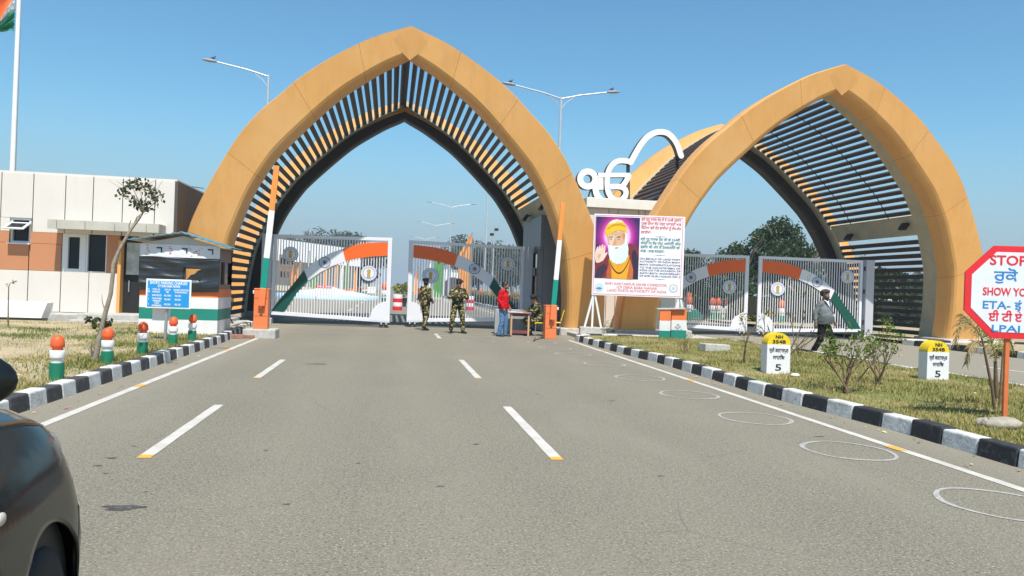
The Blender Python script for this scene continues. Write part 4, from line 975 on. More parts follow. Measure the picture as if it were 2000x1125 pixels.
b = MB(); b.prism([(q[0]-.11,q[1]-.03),(q[0]-.04,q[1]+.01),(q[0]+.04,q[1]+.015),(q[0]+.11,q[1]-.03),(q[0],q[1]-.07)], -.007, -.004); b.build('logo_wave', pm('print_logo_blue', (0.08,0.25,0.38)), lg)
b = MB(); q = U(803, 700); annulus(b, q[0], q[1], .10, .13, -.004, 0); disc(b, q[0], q[1], .05, -.004, 0)
for k in range(16): b.box((q[0]+.142*math.cos(k*PI/8), -.002, q[1]+.142*math.sin(k*PI/8)), (.03,.004,.03), rot=(0,-k*PI/8,0))
b.build('round_seal', pm('print_seal', (0.50,0.55,0.58)), panel)
WP = mat('post_white', (0.74,0.74,0.73), 0.5, 0.08, 5)
for sx, dx in ((-1, 0), (1, 0)):
    x = sx*(BWd/2-.18)-(.12 if sx < 0 else -.06); zt = zc-BHt/2+.02; zt_f = zc+BHt/2-.3
    for (a, c) in (((x-.26, .02, .2),(x+.0, .06, zt)),((x+.0, .10, .2),(x+.02, .10, zt_f)),((x+.30, .05, .2),(x+.06, .07, zt)),((x+.1, 1.0, .05),(x+.03, .12, zt_f-.3))):
        b = MB(); b.bar(a, c, .075, .06); b.build('support_leg', WP, bbd)
    b = MB(); b.box((x+.02, .08, .08), (.86,.42,.28)); b.build('footing', CONC, bbd, bevel=.03)

# ------------------------------------------------------------------ stop sign
SRED = mat('stop_red', (0.72,0.02,0.03), 0.45, 0.08, 4); SWT = mat('stop_white', (0.72,0.73,0.77), 0.5, 0.05, 3); SBL = mat('stop_blue', (0.02,0.22,0.55), 0.5, 0.08, 5)
OPOLE = mat('pole_orange', (0.66,0.17,0.05), 0.55, 0.15, 6); mix_over(OPOLE, (0.28,0.11,0.05), 9, 0.6, 0.7)
g = G(1961, 823, .14); st = thing('stop_sign', 'octagonal white stop sign with a thick red border on an orange post', 'sign', (g.x, g.y, .14), R(-14))
Zc_ = (g-EYE).dot(_f); k = Zc_/FPX; cz = (823-571)*k; rr = 90*k
b = MB(); b.box((-.0, 0, cz/2-.1), (.05,.05,cz+.2)); b.build('post', OPOLE, st, bevel=.006)
def octo(r): return [(r/math.cos(PI/8)*math.cos(PI/8+i*PI/4)*.985+.02, cz+r/math.cos(PI/8)*math.sin(PI/8+i*PI/4)) for i in range(8)]
b = MB(); b.prism(octo(rr), -.05, -.026); pl = b.build('plate', SRED, st, bevel=.004)
b = MB(); b.prism(octo(rr*.865), -.054, -.049); b.build('white_face', SWT, pl)
for s, m, y, w, sz, dx in (('STOP',SRED,510,68,.16,.0),('ਰੁਕੋ',SBL,540,44,.17,-.02),('SHOW YOUR',SRED,571,104,.13,.04),('ETA- इं टी ए',SBL,597,120,.13,.09),('ਈ ਟੀ ਏ',SRED,620,62,.14,-.01),('LPAI',SBL,642,52,.11,-.0)):
    text(s, sz, pl, (-.045+dx, -.056, cz+(571-y)*k), m, width=w*k, bold=.018 if m is SRED else .010)
ST = mat('field_stone', (0.36,0.32,0.25), 0.9, 0.25, 8, 0.6, 25)
g2 = G(1957, 832, .14); b = MB()
for (dx, dy, rx, ry, rz_) in ((0,0,.25,.13,.075),(.1,.06,.16,.12,.07),(-.17,.05,.09,.1,.06)):
    b.ell((dx, dy, .02), (rx, ry, rz_), 14, 8)
for i, p in enumerate(b.v): b.v[i] = (p[0]*(1+.1*math.sin(i*1.7)), p[1], p[2]*(1+.12*math.sin(i*2.3)))
tag(b.build('boulder', ST, loc=(g2.x+.02, g2.y+.02, .14)), 'flat grey stone packed around the foot of the stop sign post', 'stone')

# ------------------------------------------------------------------ milestones
MY = mat('milestone_yellow', (0.80,0.56,0.01), 0.5, 0.1, 6, 0.1, 30); MW = mat('milestone_white', (0.74,0.74,0.74), 0.55, 0.06, 5, 0.1, 30); MK = mat('milestone_ink', (0.02,0.02,0.03), 0.6, 0.1, 8)
mix_over(MW, (0.45,0.42,0.36), 5, 0.64, 0.76, fac=0.6)
def milestone(px, py, pyt, w, label):
    g = G(px, py, .13); k = (g-EYE).dot(_f)/FPX; H = (py-pyt)*k; W2 = w*k/math.cos(R(9))/2*1.08; D = .26
    t = thing('milestone', label, 'milestone', (g.x, g.y+D/2, .13), R(-4), 'painted kilometre stones on the verge'); zs = H-W2*.98
    b = MB(); arc = [(W2*math.cos(a), zs+W2*.98*math.sin(a)) for a in np.linspace(0, PI, 20)]
    b.prism([(-W2,-.08),(W2,-.08),(W2,zs),(-W2,zs)], -D/2, D/2); b.build('body', MW, t, bevel=.012)
    b = MB(); b.prism(arc, -D/2, D/2); cap = b.build('rounded_top', MY, t, bevel=.012)
    y = -D/2-.003
    text('NH', .085, cap, (0, y, zs+W2*.62), MK, width=W2*.62, bold=.03); text('354B', .085, cap, (0, y, zs+W2*.22), MK, width=W2*1.15, bold=.03)
    bd = t.children[0]
    text('ਸ਼੍ਰੀ ਕਰਤਾਰਪੁਰ', .095, bd, (0, y, zs*.80), MK, width=W2*1.65, bold=.014); text('ਸਾਹਿਬ', .095, bd, (0, y, zs*.56), MK, width=W2*1.0, bold=.014)
    text('5', .165, bd, (0, y, zs*.22), MK, width=W2*.52, bold=.012); return t
milestone(1520.5, 731, 650, 43, 'yellow topped milestone left of the leafy bush')
milestone(1832, 743, 666, 41, 'yellow topped milestone between the bush and the stop sign')

# ------------------------------------------------------------------ tricolour litter bin, loose block
g = G(1308, 661, .14); lb = thing('litter_bin', 'small tricolour painted box with a flat lid beside the billboard leg', 'bin', (g.x, g.y, .14), R(-12))
k = (g-EYE).dot(_f)/FPX; hh = 57*k; w = 29*k
def band3(x0, x1, y0, y1, m3, nm, dz=0):
    o = None
    for (z0, z1, m) in ((0,.30,BG),(.30,.64,BW),(.64,1,BO)):
        b = MB(); b.box(((x0+x1)/2, (y0+y1)/2, hh*(z0+z1)/2+dz), (x1-x0, y1-y0, hh*(z1-z0))); b.build(nm+'_band', m, lb)
band3(.02, .02+w, -.12, .36, None, 'front'); band3(-.36, -.02, -.2, -.16, None, 'door', -.03)
b = MB(); b.box((-.0, .08, hh+.015), (.86,.62,.04), rot=(0,R(-3),0)); b.build('lid', CONC, lb, bevel=.008)
b = MB(); b.box((-.25, .3, hh*.5), (.06,.06,hh)); b.build('rear_post', BLACK, lb)
b = MB()
for (x, z) in ((.16,.38),(.22,.46),(.28,.40),(.22,.34),(.33,.30)): disc(b, x, z*hh/.95, .035, -.128, -.122, 0, 8)
b.build('painted_flower', mat('painted_grey_flower', (0.35,0.36,0.38), 0.6), lb)
g = G(1400, 684, .14); b = MB(); b.box((0,0,.06), (.72,.34,.2), rot=(0,R(2),R(8))); o = b.build('concrete_block', CONC, loc=(g.x, g.y+.15, .13), bevel=.02); tag(o, 'grey concrete block lying in the grass between road and arch', 'block')
g = G(1553, 735, .14); b = MB(); b.ell((0,0,.02), (.09,.05,.035), 10, 6); tag(b.build('plastic_bag', WHITE, loc=(g.x, g.y, .14)), 'crumpled white plastic scrap in the grass beside the milestone', 'litter')
g = G(463, 661, 0); b = MB(); b.box((0,0,.05), (.3,.2,.1), rot=(0,0,.3)); b.box((.28,.12,.045), (.26,.13,.09), rot=(0,0,-.2)); tag(b.build('brick_rubble', mat('brick', (0.34,0.16,0.11), 0.9, 0.3, 9, 0.4), loc=(g.x, g.y, 0), bevel=.01), 'broken bricks lying beside the barrier plinth', 'rubble')

# ------------------------------------------------------------------ desk, cabinet, chairs
WOOD = mat('pale_wood', (0.55,0.36,0.18), 0.6, 0.15, 3, 0.1, 20, stretch=(1,1,.15)); MAROON = mat('maroon_paint', (0.20,0.055,0.05), 0.6, 0.2, 6)
TOPW = mat('table_cover', (0.62,0.63,0.68), 0.5, 0.06, 4)
g = G(1016, 656); ds = thing('writing_desk', 'wooden writing desk with maroon rails and a pale top at the gate', 'desk', (g.x, g.y+.22, 0), R(-6))
tw = .66
for x in (-tw/2+.05, tw/2-.05):
    for y in (-.22, .22):
        b = MB(); b.box((x, y, .35), (.055,.055,.7)); b.build('leg', WOOD, ds)
b = MB(); b.box((0,-.222,.68), (tw-.155,.03,.09)); b.box((0,.222,.68), (tw-.155,.03,.09)); b.build('apron', MAROON, ds)
b = MB(); b.box((0,-.222,.13), (tw-.155,.03,.1)); b.build('foot_rail', MAROON, ds)
b = MB(); b.box((0,0,.735), (tw+.08,.58,.035)); top = b.build('top', MAROON, ds, bevel=.004)
b = MB(); b.box((-.02,.0,.757), (tw+.06,.56,.008)); b.build('cover', TOPW, top)
b = MB(); b.box((.12,.02,.768), (.24,.17,.014), rot=(0,0,.2)); b.box((-.2,.05,.765), (.2,.28,.008), rot=(0,0,-.1)); tag(b.build('register', WHITE, loc=(g.x, g.y+.22, .0), rot=(0,0,R(-6)), bevel=.003), 'open white register and papers on the writing desk', 'book')
cb = thing('steel_cabinet', 'low grey steel cabinet standing behind the writing desk', 'cabinet', (g.x-.22, g.y+.95, 0), R(-6))
KG = mat('cabinet_grey', (0.34,0.36,0.36), 0.5, 0.08, 4)
b = MB(); b.box((0,0,.42), (1.0,.55,.8)); b.build('body', KG, cb, bevel=.01)
b = MB(); b.box((0,-.28,.42), (.84,.012,.66)); dr = b.build('door', KG, cb, bevel=.004)
b = MB(); b.box((.3,-.292,.45), (.02,.015,.12)); b.build('handle', STEEL, dr)
YP = mat('yellow_plastic', (0.80,0.58,0.0), 0.35, 0.06, 4)
def chair(loc, rz, label):
    t = thing('plastic_chair', label, 'chair', loc, rz, 'yellow plastic chairs at the gate')
    b = MB(); b.box((0,0,.43), (.43,.42,.035)); b.box((0,-.2,.415), (.43,.03,.05)); b.build('seat', YP, t, bevel=.015)
    b = MB(); n = 8; vs = []
    for i in range(n+1):
        u = i/n; z = .50+.36*u; y = .2+.09*u*u+.02*math.sin(u*3)
        for x in (-.21+.02*u, .21-.02*u): vs += [(x, y, z), (x, y+.025, z)]
    b.add(vs, [(4*i, 4*i+2, 4*i+6, 4*i+4) for i in range(n)]+[(4*i+1, 4*i+5, 4*i+7, 4*i+3) for i in range(n)]+[(4*i, 4*i+4, 4*i+5, 4*i+1) for i in range(n)]+[(4*i+2, 4*i+3, 4*i+7, 4*i+6) for i in range(n)]+[(0,1,3,2),(4*n,4*n+2,4*n+3,4*n+1)]); b.build('backrest', YP, t, bevel=.006)
    for x in (-.17,.17):
        b = MB(); b.tube([(x,.18,.43),(x,.2,.5),(x,.215,.56)], .014, 8); b.build('back_tube', STEEL, t)
        for y, d in ((-.17,-.03),(.17,.05)):
            b = MB(); b.tube([(x, y, .42),(x*1.1, y+d, .0)], .013, 8); b.build('leg', STEEL, t)
    return t
# ------------------------------------------------------------------ people
SKIN = mat('skin_brown', (0.30,0.155,0.085), 0.5, 0.12, 12); HAIR = mat('black_hair', (0.010,0.009,0.008), 0.5, 0.2, 30)
BOOT = mat('black_boot', (0.012,0.012,0.013), 0.35, 0.2, 20, 0.1); BERET = mat('black_beret', (0.008,0.009,0.012), 0.8, 0.2, 20, 0.2)
def camo(name):
    m = bpy.data.materials.new(name); m.use_nodes = True; n, l = nodes_of(m); bs = n['Principled BSDF']; bs.inputs['Roughness'].default_value = .85; bs.inputs['Specular IOR Level'].default_value = .15
    tc = n.new('ShaderNodeTexCoord'); mp = n.new('ShaderNodeMapping'); mp.inputs['Scale'].default_value = (1,1,1.5); mp.inputs['Rotation'].default_value = (0,.5,0); l.new(tc.outputs['Object'], mp.inputs[0])
    def field(sc, off, lo):
        q = n.new('ShaderNodeMapping'); q.inputs['Location'].default_value = off; l.new(mp.outputs[0], q.inputs[0])
        z = n.new('ShaderNodeTexNoise'); z.inputs['Scale'].default_value = sc; z.inputs['Detail'].default_value = 1.5; z.inputs['Distortion'].default_value = .5; l.new(q.outputs[0], z.inputs[0])
        g_ = n.new('ShaderNodeMath'); g_.operation = 'GREATER_THAN'; g_.inputs[1].default_value = lo; l.new(z.outputs[0], g_.inputs[0]); return g_.outputs[0]
    cur = (.018,.024,.013,1); prev = None
    for f, c in ((field(7,(3,1,7),.54),(.055,.062,.028,1)), (field(9,(9,4,2),.60),(.085,.055,.026,1)), (field(10.5,(1,8,5),.565),(.36,.29,.13,1))):
        mx = n.new('ShaderNodeMix'); mx.data_type = 'RGBA'; l.new(f, mx.inputs[0]); mx.inputs[7].default_value = c
        if prev is None: mx.inputs[6].default_value = cur
        else: l.new(prev, mx.inputs[6])
        prev = mx.outputs[2]
    l.new(prev, bs.inputs['Base Color']); return m
CAMO = camo('camouflage_cloth')
def cloth(name, col, wr=0.5): return mat(name, col, 0.85, 0.12, 9, wr, 16, spec=0.2)
def skinwrap(b, name, m, parent, voxel=.011, sm=4, wrinkle=0):
    o = b.build(name, m, parent); r = o.modifiers.new('r', 'REMESH'); r.mode = 'VOXEL'; r.voxel_size = voxel
    s = o.modifiers.new('s', 'SMOOTH'); s.factor = .5; s.iterations = sm; bake(o)
    me = o.data; me.materials.clear(); me.materials.append(m)
    if wrinkle:
        co = np.empty(len(me.vertices)*3, np.float32); me.vertices.foreach_get('co', co); co = co.reshape(-1,3); nr = np.empty_like(co).ravel(); me.vertices.foreach_get('normal', nr); nr = nr.reshape(-1,3)
        x, y, z = co.T; w = wrinkle*(np.sin(38*z+9*np.sin(14*x+6*y)+5*x)*.6+np.sin(61*z-25*x+11*y)*.4); co += nr*w[:,None]; me.vertices.foreach_set('co', co.ravel()); me.update()
    me.polygons.foreach_set('use_smooth', [True]*len(me.polygons)); return o
def V3(p): return Vector(p)
def torso(b, rows):
    """stack of ellipses: (centre, half width, half depth, turn)"""
    n = 20; vs = []
    for c, rx, ry, a in rows:
        for k in range(n):
            t = 2*PI*k/n; x, y = rx*math.cos(t), ry*math.sin(t); vs.append((c[0]+x*math.cos(a)-y*math.sin(a), c[1]+x*math.sin(a)+y*math.cos(a), c[2]))
    N = len(rows); b.add(vs, [(i*n+k, i*n+(k+1) % n, (i+1)*n+(k+1) % n, (i+1)*n+k) for i in range(N-1) for k in range(n)]+[tuple(range(n-1,-1,-1)), tuple(range((N-1)*n, N*n))])
def hand(b, wrist, d, palm_n, curl=.5, side=1):
    """palm, four unequal bent fingers and a thumb that leaves the side of the palm"""
    d = V3(d).normalized(); pn = V3(palm_n).normalized(); pn = (pn-d*pn.dot(d)).normalized(); sd = d.cross(pn)*side; w = V3(wrist)
    for o in (-.025,-.009,.009,.025): b.cap(w+d*.008+sd*o*.6, w+d*.085+sd*o, .018, .0155, 8)
    for k, (o, L) in enumerate(((-.031,.062),(-.0105,.074),(.0105,.078),(.031,.07))):
        p = w+d*.088+sd*o; a1, a2 = curl*.9, curl*1.9
        q = p+(d*math.cos(a1)+pn*math.sin(a1))*L*.5; r = q+(d*math.cos(a2)+pn*math.sin(a2))*L*.5
        b.cap(p, q, .0098, .0092, 8); b.cap(q, r, .0092, .0078, 8)
    p = w+d*.03+sd*.03; q = p+(d*.55+sd*.65+pn*.3)*.045; b.cap(p, q, .014, .011, 8); b.cap(q, q+(d*.85+sd*.2+pn*.4)*.035, .011, .009, 8)
def head(b, c, yaw, pitch, wide=1.0):
    """skull, jaw, nose, brow, ears; faces -Y before turning"""
    M = Matrix.Rotation(yaw, 3, 'Z') @ Matrix.Rotation(pitch, 3, 'X'); c = V3(c); T = lambda p: c+M @ V3(p)
    b.ell(T((0,.012,.025)), (.077*wide,.096,.098), 16, 12, M=M); b.ell(T((0,-.018,-.045)), (.062*wide,.078,.078), 14, 10, M=M); b.ell(T((0,-.055,-.082)), (.036,.032,.03), 10, 8, M=M)
    b.cap(T((0,-.088,.012)), T((0,-.108,-.026)), .010, .015, 8); b.cap(T((-.035,-.083,.03)), T((.035,-.083,.03)), .012, .012, 8)
    for s in (-1,1):
        b.ell(T((s*.078*wide,.01,-.005)), (.012,.02,.033), 8, 8, M=M); b.ell(T((s*.043,-.06,-.02)), (.022,.02,.02), 8, 6, M=M)
    b.cap(T((-.018,-.092,-.058)), T((.018,-.092,-.058)), .0085, .0085, 8)
    return M, T
def face_bits(parent, T, M):
    b = MB()
    for s in (-1,1): b.ell(T((s*.032,-.086,.008)), (.013,.008,.007), 8, 6, M=M)
    b.build('eyes', mat('eye_white', (0.6,0.58,0.55), 0.3), parent)
    b = MB()
    for s in (-1,1): b.ell(T((s*.032,-.0935,.008)), (.0055,.004,.006), 8, 6, M=M); b.cap(T((s*.016,-.094,.031)), T((s*.05,-.086,.033)), .0055, .004, 6)
    b.build('brows_and_pupils', HAIR, parent)
    b = MB(); b.cap(T((-.022,-.1,-.058)), T((.022,-.1,-.058)), .0055, .0055, 8); b.build('mouth', mat('lips', (0.22,0.07,0.055), 0.5), parent)
def hair_on(parent, T, M, short=True):
    b = MB(); b.ell(T((0,.022,.042)), (.085,.101,.092), 16, 10, M=M); b.ell(T((0,.06,-.01)), (.078,.062,.075), 14, 10, M=M)
    for s in (-1,1): b.ell(T((s*.074,-.012,.025)), (.014,.03,.045), 8, 8, M=M)
    o = skinwrap(b, 'hair', HAIR, parent, .009, 3, .0015); return o
def beret_on(parent, T, M, side=1):
    b = MB(); b.lathe([(.088,-.012),(.092,0),(.092,.022),(.086,.03)], 22, squash=(1,1.12)); R0 = Matrix.Rotation(R(4), 3, 'X')
    vs = len(b.v)
    b.ell((side*.018,.016,.062), (.125,.135,.055), 20, 10, M=Matrix.Rotation(R(12)*side, 3, 'Y'))
    b.v = [tuple(T(V3(p)+V3((0,.008,.045)))) for p in b.v]
    o = skinwrap(b, 'beret', BERET, parent, .009, 4); o2 = MB(); o2.ell(T((-side*.045,-.10,.09)), (.016,.006,.02), 8, 8, M=M); o2.build('cap_badge', mat('badge_silver', (0.6,0.6,0.58), 0.3, metal=.6), o); return o
def shoe(parent, ankle, toe, m=BOOT, high=True):
    a = V3(ankle); t = V3(toe).normalized(); b = MB(); f = Vector((a.x, a.y, .045))
    b.cap(f-t*.045+Vector((0,0,-.008)), f+t*.12+Vector((0,0,-.012)), .040, .043, 12); b.cap(f+t*.12+Vector((0,0,-.014)), f+t*.175+Vector((0,0,-.018)), .043, .032, 12); b.cap(a+Vector((0,0,-.01)), f+t*.05, .046, .045, 12)
    if high: b.cap(a+Vector((0,0,.15)), a+Vector((0,0,.0)), .056, .05, 12)
    o = skinwrap(b, 'boot' if high else 'shoe', m, parent, .011, 3)
    s = MB(); sdv = Vector((t.y,-t.x,0)); n = 16; q = []
    for z in (0,.022):
        for k in range(n):
            an = 2*PI*k/n; q.append((f+t*(.065+.145*math.cos(an))+sdv*.047*math.sin(an)).xy.to_3d()+Vector((0,0,z)))
    s.add(q, [tuple(range(n-1,-1,-1)), tuple(range(n,2*n))]+[(k, (k+1) % n, n+(k+1) % n, n+k) for k in range(n)]); s.build('sole', BLACK, o)
    return o
def person(label, loc, rz, J, top_m, leg_m, foot='boot', head_kind='beret', belly=0.0, foot_m=BOOT, top_name='jacket', skin=SKIN, top_extra=None):
    """J: joints in the person's own frame (faces -Y, feet on z = 0)"""
    t = thing('person', label, 'person', loc, rz)
    H, N, C_, W_, PV = (V3(J[k]) for k in ('head','neck','chest','waist','pelvis')); tw = J.get('twist', 0); hy, hp = J.get('hyaw', 0), J.get('hpitch', 0)
    # body: one continuous surface
    b = MB(); M, T = head(b, H, hy, hp); b.cap(N+Vector((0,.005,-.06)), H+Vector((0,.02,-.06)), .062, .055, 12)
    torso(b, [(PV+Vector((0,0,-.06)),.14,.10,tw*.3),(PV+Vector((0,0,.06)),.155,.11,tw*.3),(W_,.135+belly*.5,.10+belly*.7,tw*.6),(C_,.16,.11,tw),(N+Vector((0,.01,-.06)),.12,.08,tw),(N,.06,.06,tw)])
    for s in ('l','r'):
        S_, E_, Wr = V3(J['sh'+s]), V3(J['el'+s]), V3(J['wr'+s]); b.cap(N*.3+S_*.7, S_, .06, .055); b.cap(S_, E_, .052, .042); b.cap(E_, Wr, .042, .028)
        hd = V3(J.get('hd'+s, Wr-E_)); hand(b, Wr, hd, J.get('pn'+s, (0,-1,0)), J.get('curl'+s, .45), 1 if s == 'l' else -1)
        Hp, K_, A_ = V3(J['hp'+s]), V3(J['kn'+s]), V3(J['an'+s]); b.cap(Hp, K_, .075, .055); b.cap(K_, A_, .052, .036); b.cap(A_, Vector((A_.x, A_.y, .05)), .036, .036)
    body = skinwrap(b, 'body', skin, t, .0085, 2)
    face_bits(t, T, M)
    # jacket
    b = MB()
    torso(b, [(PV+Vector((0,0,-.075)),.20+belly*.4,.15+belly*.8,tw*.3),(PV+Vector((0,-belly*.4,.05)),.195+belly*.6,.145+belly*1.0,tw*.4),(W_+Vector((0,-belly*.5,0)),.185+belly*.7,.145+belly*1.1,tw*.6),(C_,.208+belly*.3,.15+belly*.5,tw),(N+Vector((0,.01,-.075)),.15,.095,tw),(N+Vector((0,.012,-.02)),.085,.075,tw),(N+Vector((0,.012,.012)),.07,.068,tw)])
    for s in ('l','r'):
        S_, E_, Wr = V3(J['sh'+s]), V3(J['el'+s]), V3(J['wr'+s]); b.cap(N+Vector((0,.012,-.035)), S_+Vector((0,0,.005)), .068, .066); b.cap(N*.35+S_*.65+Vector((0,0,-.05)), S_+Vector((0,0,-.02)), .083, .082); b.cap(S_, E_, .081, .068); b.cap(E_, E_*.08+Wr*.92, .068, .05)
    jk = skinwrap(b, top_name, top_m, t, .012, 4, .0045)
    # trousers
    b = MB(); torso(b, [(PV+Vector((0,.005,-.10)),.15,.118,tw*.3),(PV+Vector((0,0,0)),.178+belly*.3,.13+belly*.5,tw*.3),(PV+Vector((0,0,.07)),.16+belly*.4,.118+belly*.6,tw*.4)])
    for s in ('l','r'):
        Hp, K_, A_ = V3(J['hp'+s]), V3(J['kn'+s]), V3(J['an'+s]); b.cap(Hp, K_, .11, .088); e = A_+Vector((0,0,.06 if foot == 'boot' else -.015)); b.cap(K_, e, .085, .072)
    skinwrap(b, 'trousers', leg_m, t, .012, 4, .005)
    for s in ('l','r'): shoe(t, J['an'+s], J.get('toe'+s, (0,-1,0)), foot_m, foot == 'boot')
    if head_kind == 'beret': beret_on(t, T, M)
    if head_kind in ('beret','hair'): hair_on(t, T, M)
    return t, T, M, body
def stand(**k):
    J = dict(head=(0,-.01,1.625), neck=(0,.02,1.47), chest=(0,0,1.28), waist=(0,0,1.08), pelvis=(0,0,.95), shl=(.19,.01,1.405), shr=(-.19,.01,1.405), ell=(.25,.03,1.13), elr=(-.25,.03,1.13), wrl=(.26,-.04,.89), wrr=(-.26,-.04,.89),
        hpl=(.09,0,.90), hpr=(-.09,0,.90), knl=(.11,-.015,.50), knr=(-.11,-.015,.50), anl=(.125,.02,.09), anr=(-.125,.02,.09), toel=(.25,-1,0), toer=(-.25,-1,0), pnl=(-1,0,0), pnr=(1,0,0)); J.update(k); return J
# soldier with slung rifle: seen from behind his left side, looking over towards the gate
g = G(829, 645)
p1, T, M, _ = person('soldier in camouflage with a slung rifle, turned away at the gate', (g.x, g.y, 0), R(128), stand(head=(0,.0,1.625), hyaw=R(35), hpitch=R(4), ell=(.24,.08,1.14), wrl=(.17,-.14,1.02), elr=(-.26,.06,1.14), wrr=(-.2,-.13,1.0), anl=(.14,-.12,.09), knl=(.12,-.1,.5), anr=(-.14,.16,.09), knr=(-.12,.03,.5)), CAMO, CAMO)
b = MB()
q0, q1 = Vector((.17,.17,1.42)), Vector((-.02,.21,.70)); d = (q1-q0).normalized()
b.bar(q0, q0+d*.2, .035, .11); b.bar(q0+d*.44, q0+d*.60, .04, .05)
RW = mat('rifle_wood', (0.36,0.10,0.025), 0.4, 0.2, 6, stretch=(1,1,.2)); rf = thing('rifle', 'rifle with orange brown stock slung over the soldier\'s back', 'rifle', (g.x, g.y, 0), R(128))
b.build('stock', RW, rf, bevel=.01); b = MB(); b.bar(q0+d*.18, q0+d*.46, .04, .065); b.tube([q0+d*.58, q0+d*.86], .009, 8); b.bar(q0+d*.34, q0+d*.36+Vector((.13,.02,-.03)), .03, .05); b.build('receiver', DARKM, rf, bevel=.004)
b = MB(); b.tube([q0+d*.12, Vector((.19,.06,1.5)), Vector((.05,-.15,1.40)), Vector((-.13,-.15,1.15)), Vector((-.2,.05,1.0)), q0+d*.6], .012, 6); b.build('sling', BLACK, rf)
# soldier looking down at his phone
g = G(892, 651)
p2, T, M, _ = person('soldier in camouflage standing with legs apart, looking down at his hands', (g.x, g.y, 0), R(12), stand(head=(0,-.05,1.615), hpitch=R(20), ell=(.30,-.05,1.17), elr=(-.31,-.05,1.17), wrl=(.07,-.25,1.23), wrr=(-.06,-.26,1.21), hdl=(-.9,-.3,.1), hdr=(.9,-.3,.1), pnl=(0,.3,1), pnr=(0,.3,1), curll=.7, curlr=.7, anl=(.2,.0,.09), anr=(-.2,.0,.09), knl=(.17,-.03,.5), knr=(-.17,-.03,.5), toel=(.45,-1,0), toer=(-.45,-1,0)), CAMO, CAMO)
ph = MB(); ph.box((0,-.30,1.27), (.075,.15,.01), rot=(R(35),0,0)); tag(ph.build('phone', BLACK, loc=(g.x, g.y, 0), rot=(0,0,R(12)), bevel=.003), 'dark phone held in both hands by the soldier with legs apart', 'phone')
# man in red
REDC = cloth('red_jacket', (0.52,0.006,0.012), .7); JEAN = cloth('blue_jeans', (0.085,0.17,0.30), .6); mix_over(JEAN, (0.20,0.30,0.42), 7, .5, .7, fac=.6)
g = G(981, 657)
p3, T, M, _ = person('man in a bright red jacket and blue jeans standing at the desk', (g.x, g.y, 0), R(62), stand(head=(0,-.045,1.61), hpitch=R(14), hyaw=R(5), ell=(.25,.04,1.13), elr=(-.24,.06,1.14), wrl=(.20,-.12,.93), wrr=(-.22,-.08,.90), anl=(.1,-.05,.09), knl=(.1,-.05,.5), anr=(-.13,.08,.09)), REDC, JEAN, foot='shoe', head_kind='hair', belly=.015, foot_m=mat('dark_shoe', (0.03,0.028,0.027), 0.5, 0.3, 20))
b = MB(); b.cap(T((-.055,-.055,-.07)), T((0,-.088,-.085)), .02, .018, 8); b.cap(T((0,-.088,-.085)), T((.055,-.055,-.07)), .018, .02, 8); b.cap(T((-.03,-.1,-.043)), T((.03,-.1,-.043)), .009, .009, 8); b.build('beard', HAIR, p3)
# soldier seated at the desk
g = G(1048, 657); sit = dict(head=(0,-.10,1.20), hpitch=R(26), neck=(0,-.02,1.06), chest=(0,.03,.86), waist=(0,.08,.67), pelvis=(0,.09,.53), shl=(.195,.0,1.0), shr=(-.195,.0,1.0), ell=(.23,-.18,.80), elr=(-.23,-.18,.80), wrl=(.12,-.40,.80), wrr=(-.10,-.42,.82), hdl=(-.2,-1,-.05), hdr=(.2,-1,0), pnl=(0,0,-1), pnr=(0,0,-1), curll=.5, curlr=.9,
    hpl=(.095,.05,.50), hpr=(-.095,.05,.50), knl=(.14,-.36,.49), knr=(-.14,-.34,.49), anl=(.13,-.30,.09), anr=(-.15,-.12,.10), toel=(.1,-1,0), toer=(-.1,-1,0))
cx, cy = g.x+.03, g.y+.35
p4, T, M, _ = person('soldier in camouflage and black beret seated writing at the desk', (cx, cy, 0), R(-78), stand(**sit), CAMO, CAMO)
ch = chair((cx+.09, cy-.02, 0), R(-78), 'yellow plastic chair under the seated soldier')
g = G(1090, 657); c2 = copy_tree(ch); c2.location = (g.x, g.y+.6, 0); c2.rotation_euler = (0,0,R(-102)); c2['label'] = 'empty yellow plastic chair behind the right boom barrier'
# man with turban walking
PULL = cloth('grey_pullover', (0.15,0.165,0.165), .8); BLK = cloth('black_trousers', (0.012,0.012,0.014), .6); TURB = cloth('brown_turban', (0.055,0.042,0.035), .5)
g = G(1606, 697)
p5, T, M, _ = person('bearded man in a brown turban and grey pullover walking past the gate', (g.x, g.y, .0), R(30), stand(head=(0,-.03,1.64), hyaw=R(12), hpitch=R(6), neck=(0,.02,1.48), ell=(.26,.0,1.13), elr=(-.30,.08,1.15), wrl=(.24,-.16,.95), wrr=(-.33,.04,.90), anl=(.10,-.24,.10), knl=(.11,-.2,.5), anr=(-.11,.22,.13), knr=(-.11,.0,.48), toel=(.1,-1,0), toer=(0,-1,0)), PULL, BLK, foot='shoe', head_kind='turban', belly=.085, top_name='pullover')
b = MB(); b.ell(T((0,.02,.085)), (.105,.122,.078), 18, 10, M=M @ Matrix.Rotation(R(-14),3,'X')); b.ell(T((0,.06,.03)), (.095,.085,.075), 16, 10, M=M)
for s in (-1,1): b.cap(T((0,-.085,.105)), T((s*.095,.02,.03)), .022, .03, 8); b.cap(T((0,-.078,.135)), T((s*.10,.03,.08)), .022, .03, 8)
skinwrap(b, 'turban', TURB, p5, .009, 3, .002)
b = MB(); b.ell(T((0,-.05,-.085)), (.066,.055,.06), 12, 10, M=M); b.ell(T((0,-.04,-.11)), (.05,.05,.05), 10, 8, M=M)
for s in (-1,1): b.cap(T((s*.07,-.01,-.01)), T((s*.055,-.045,-.08)), .018, .028, 8)
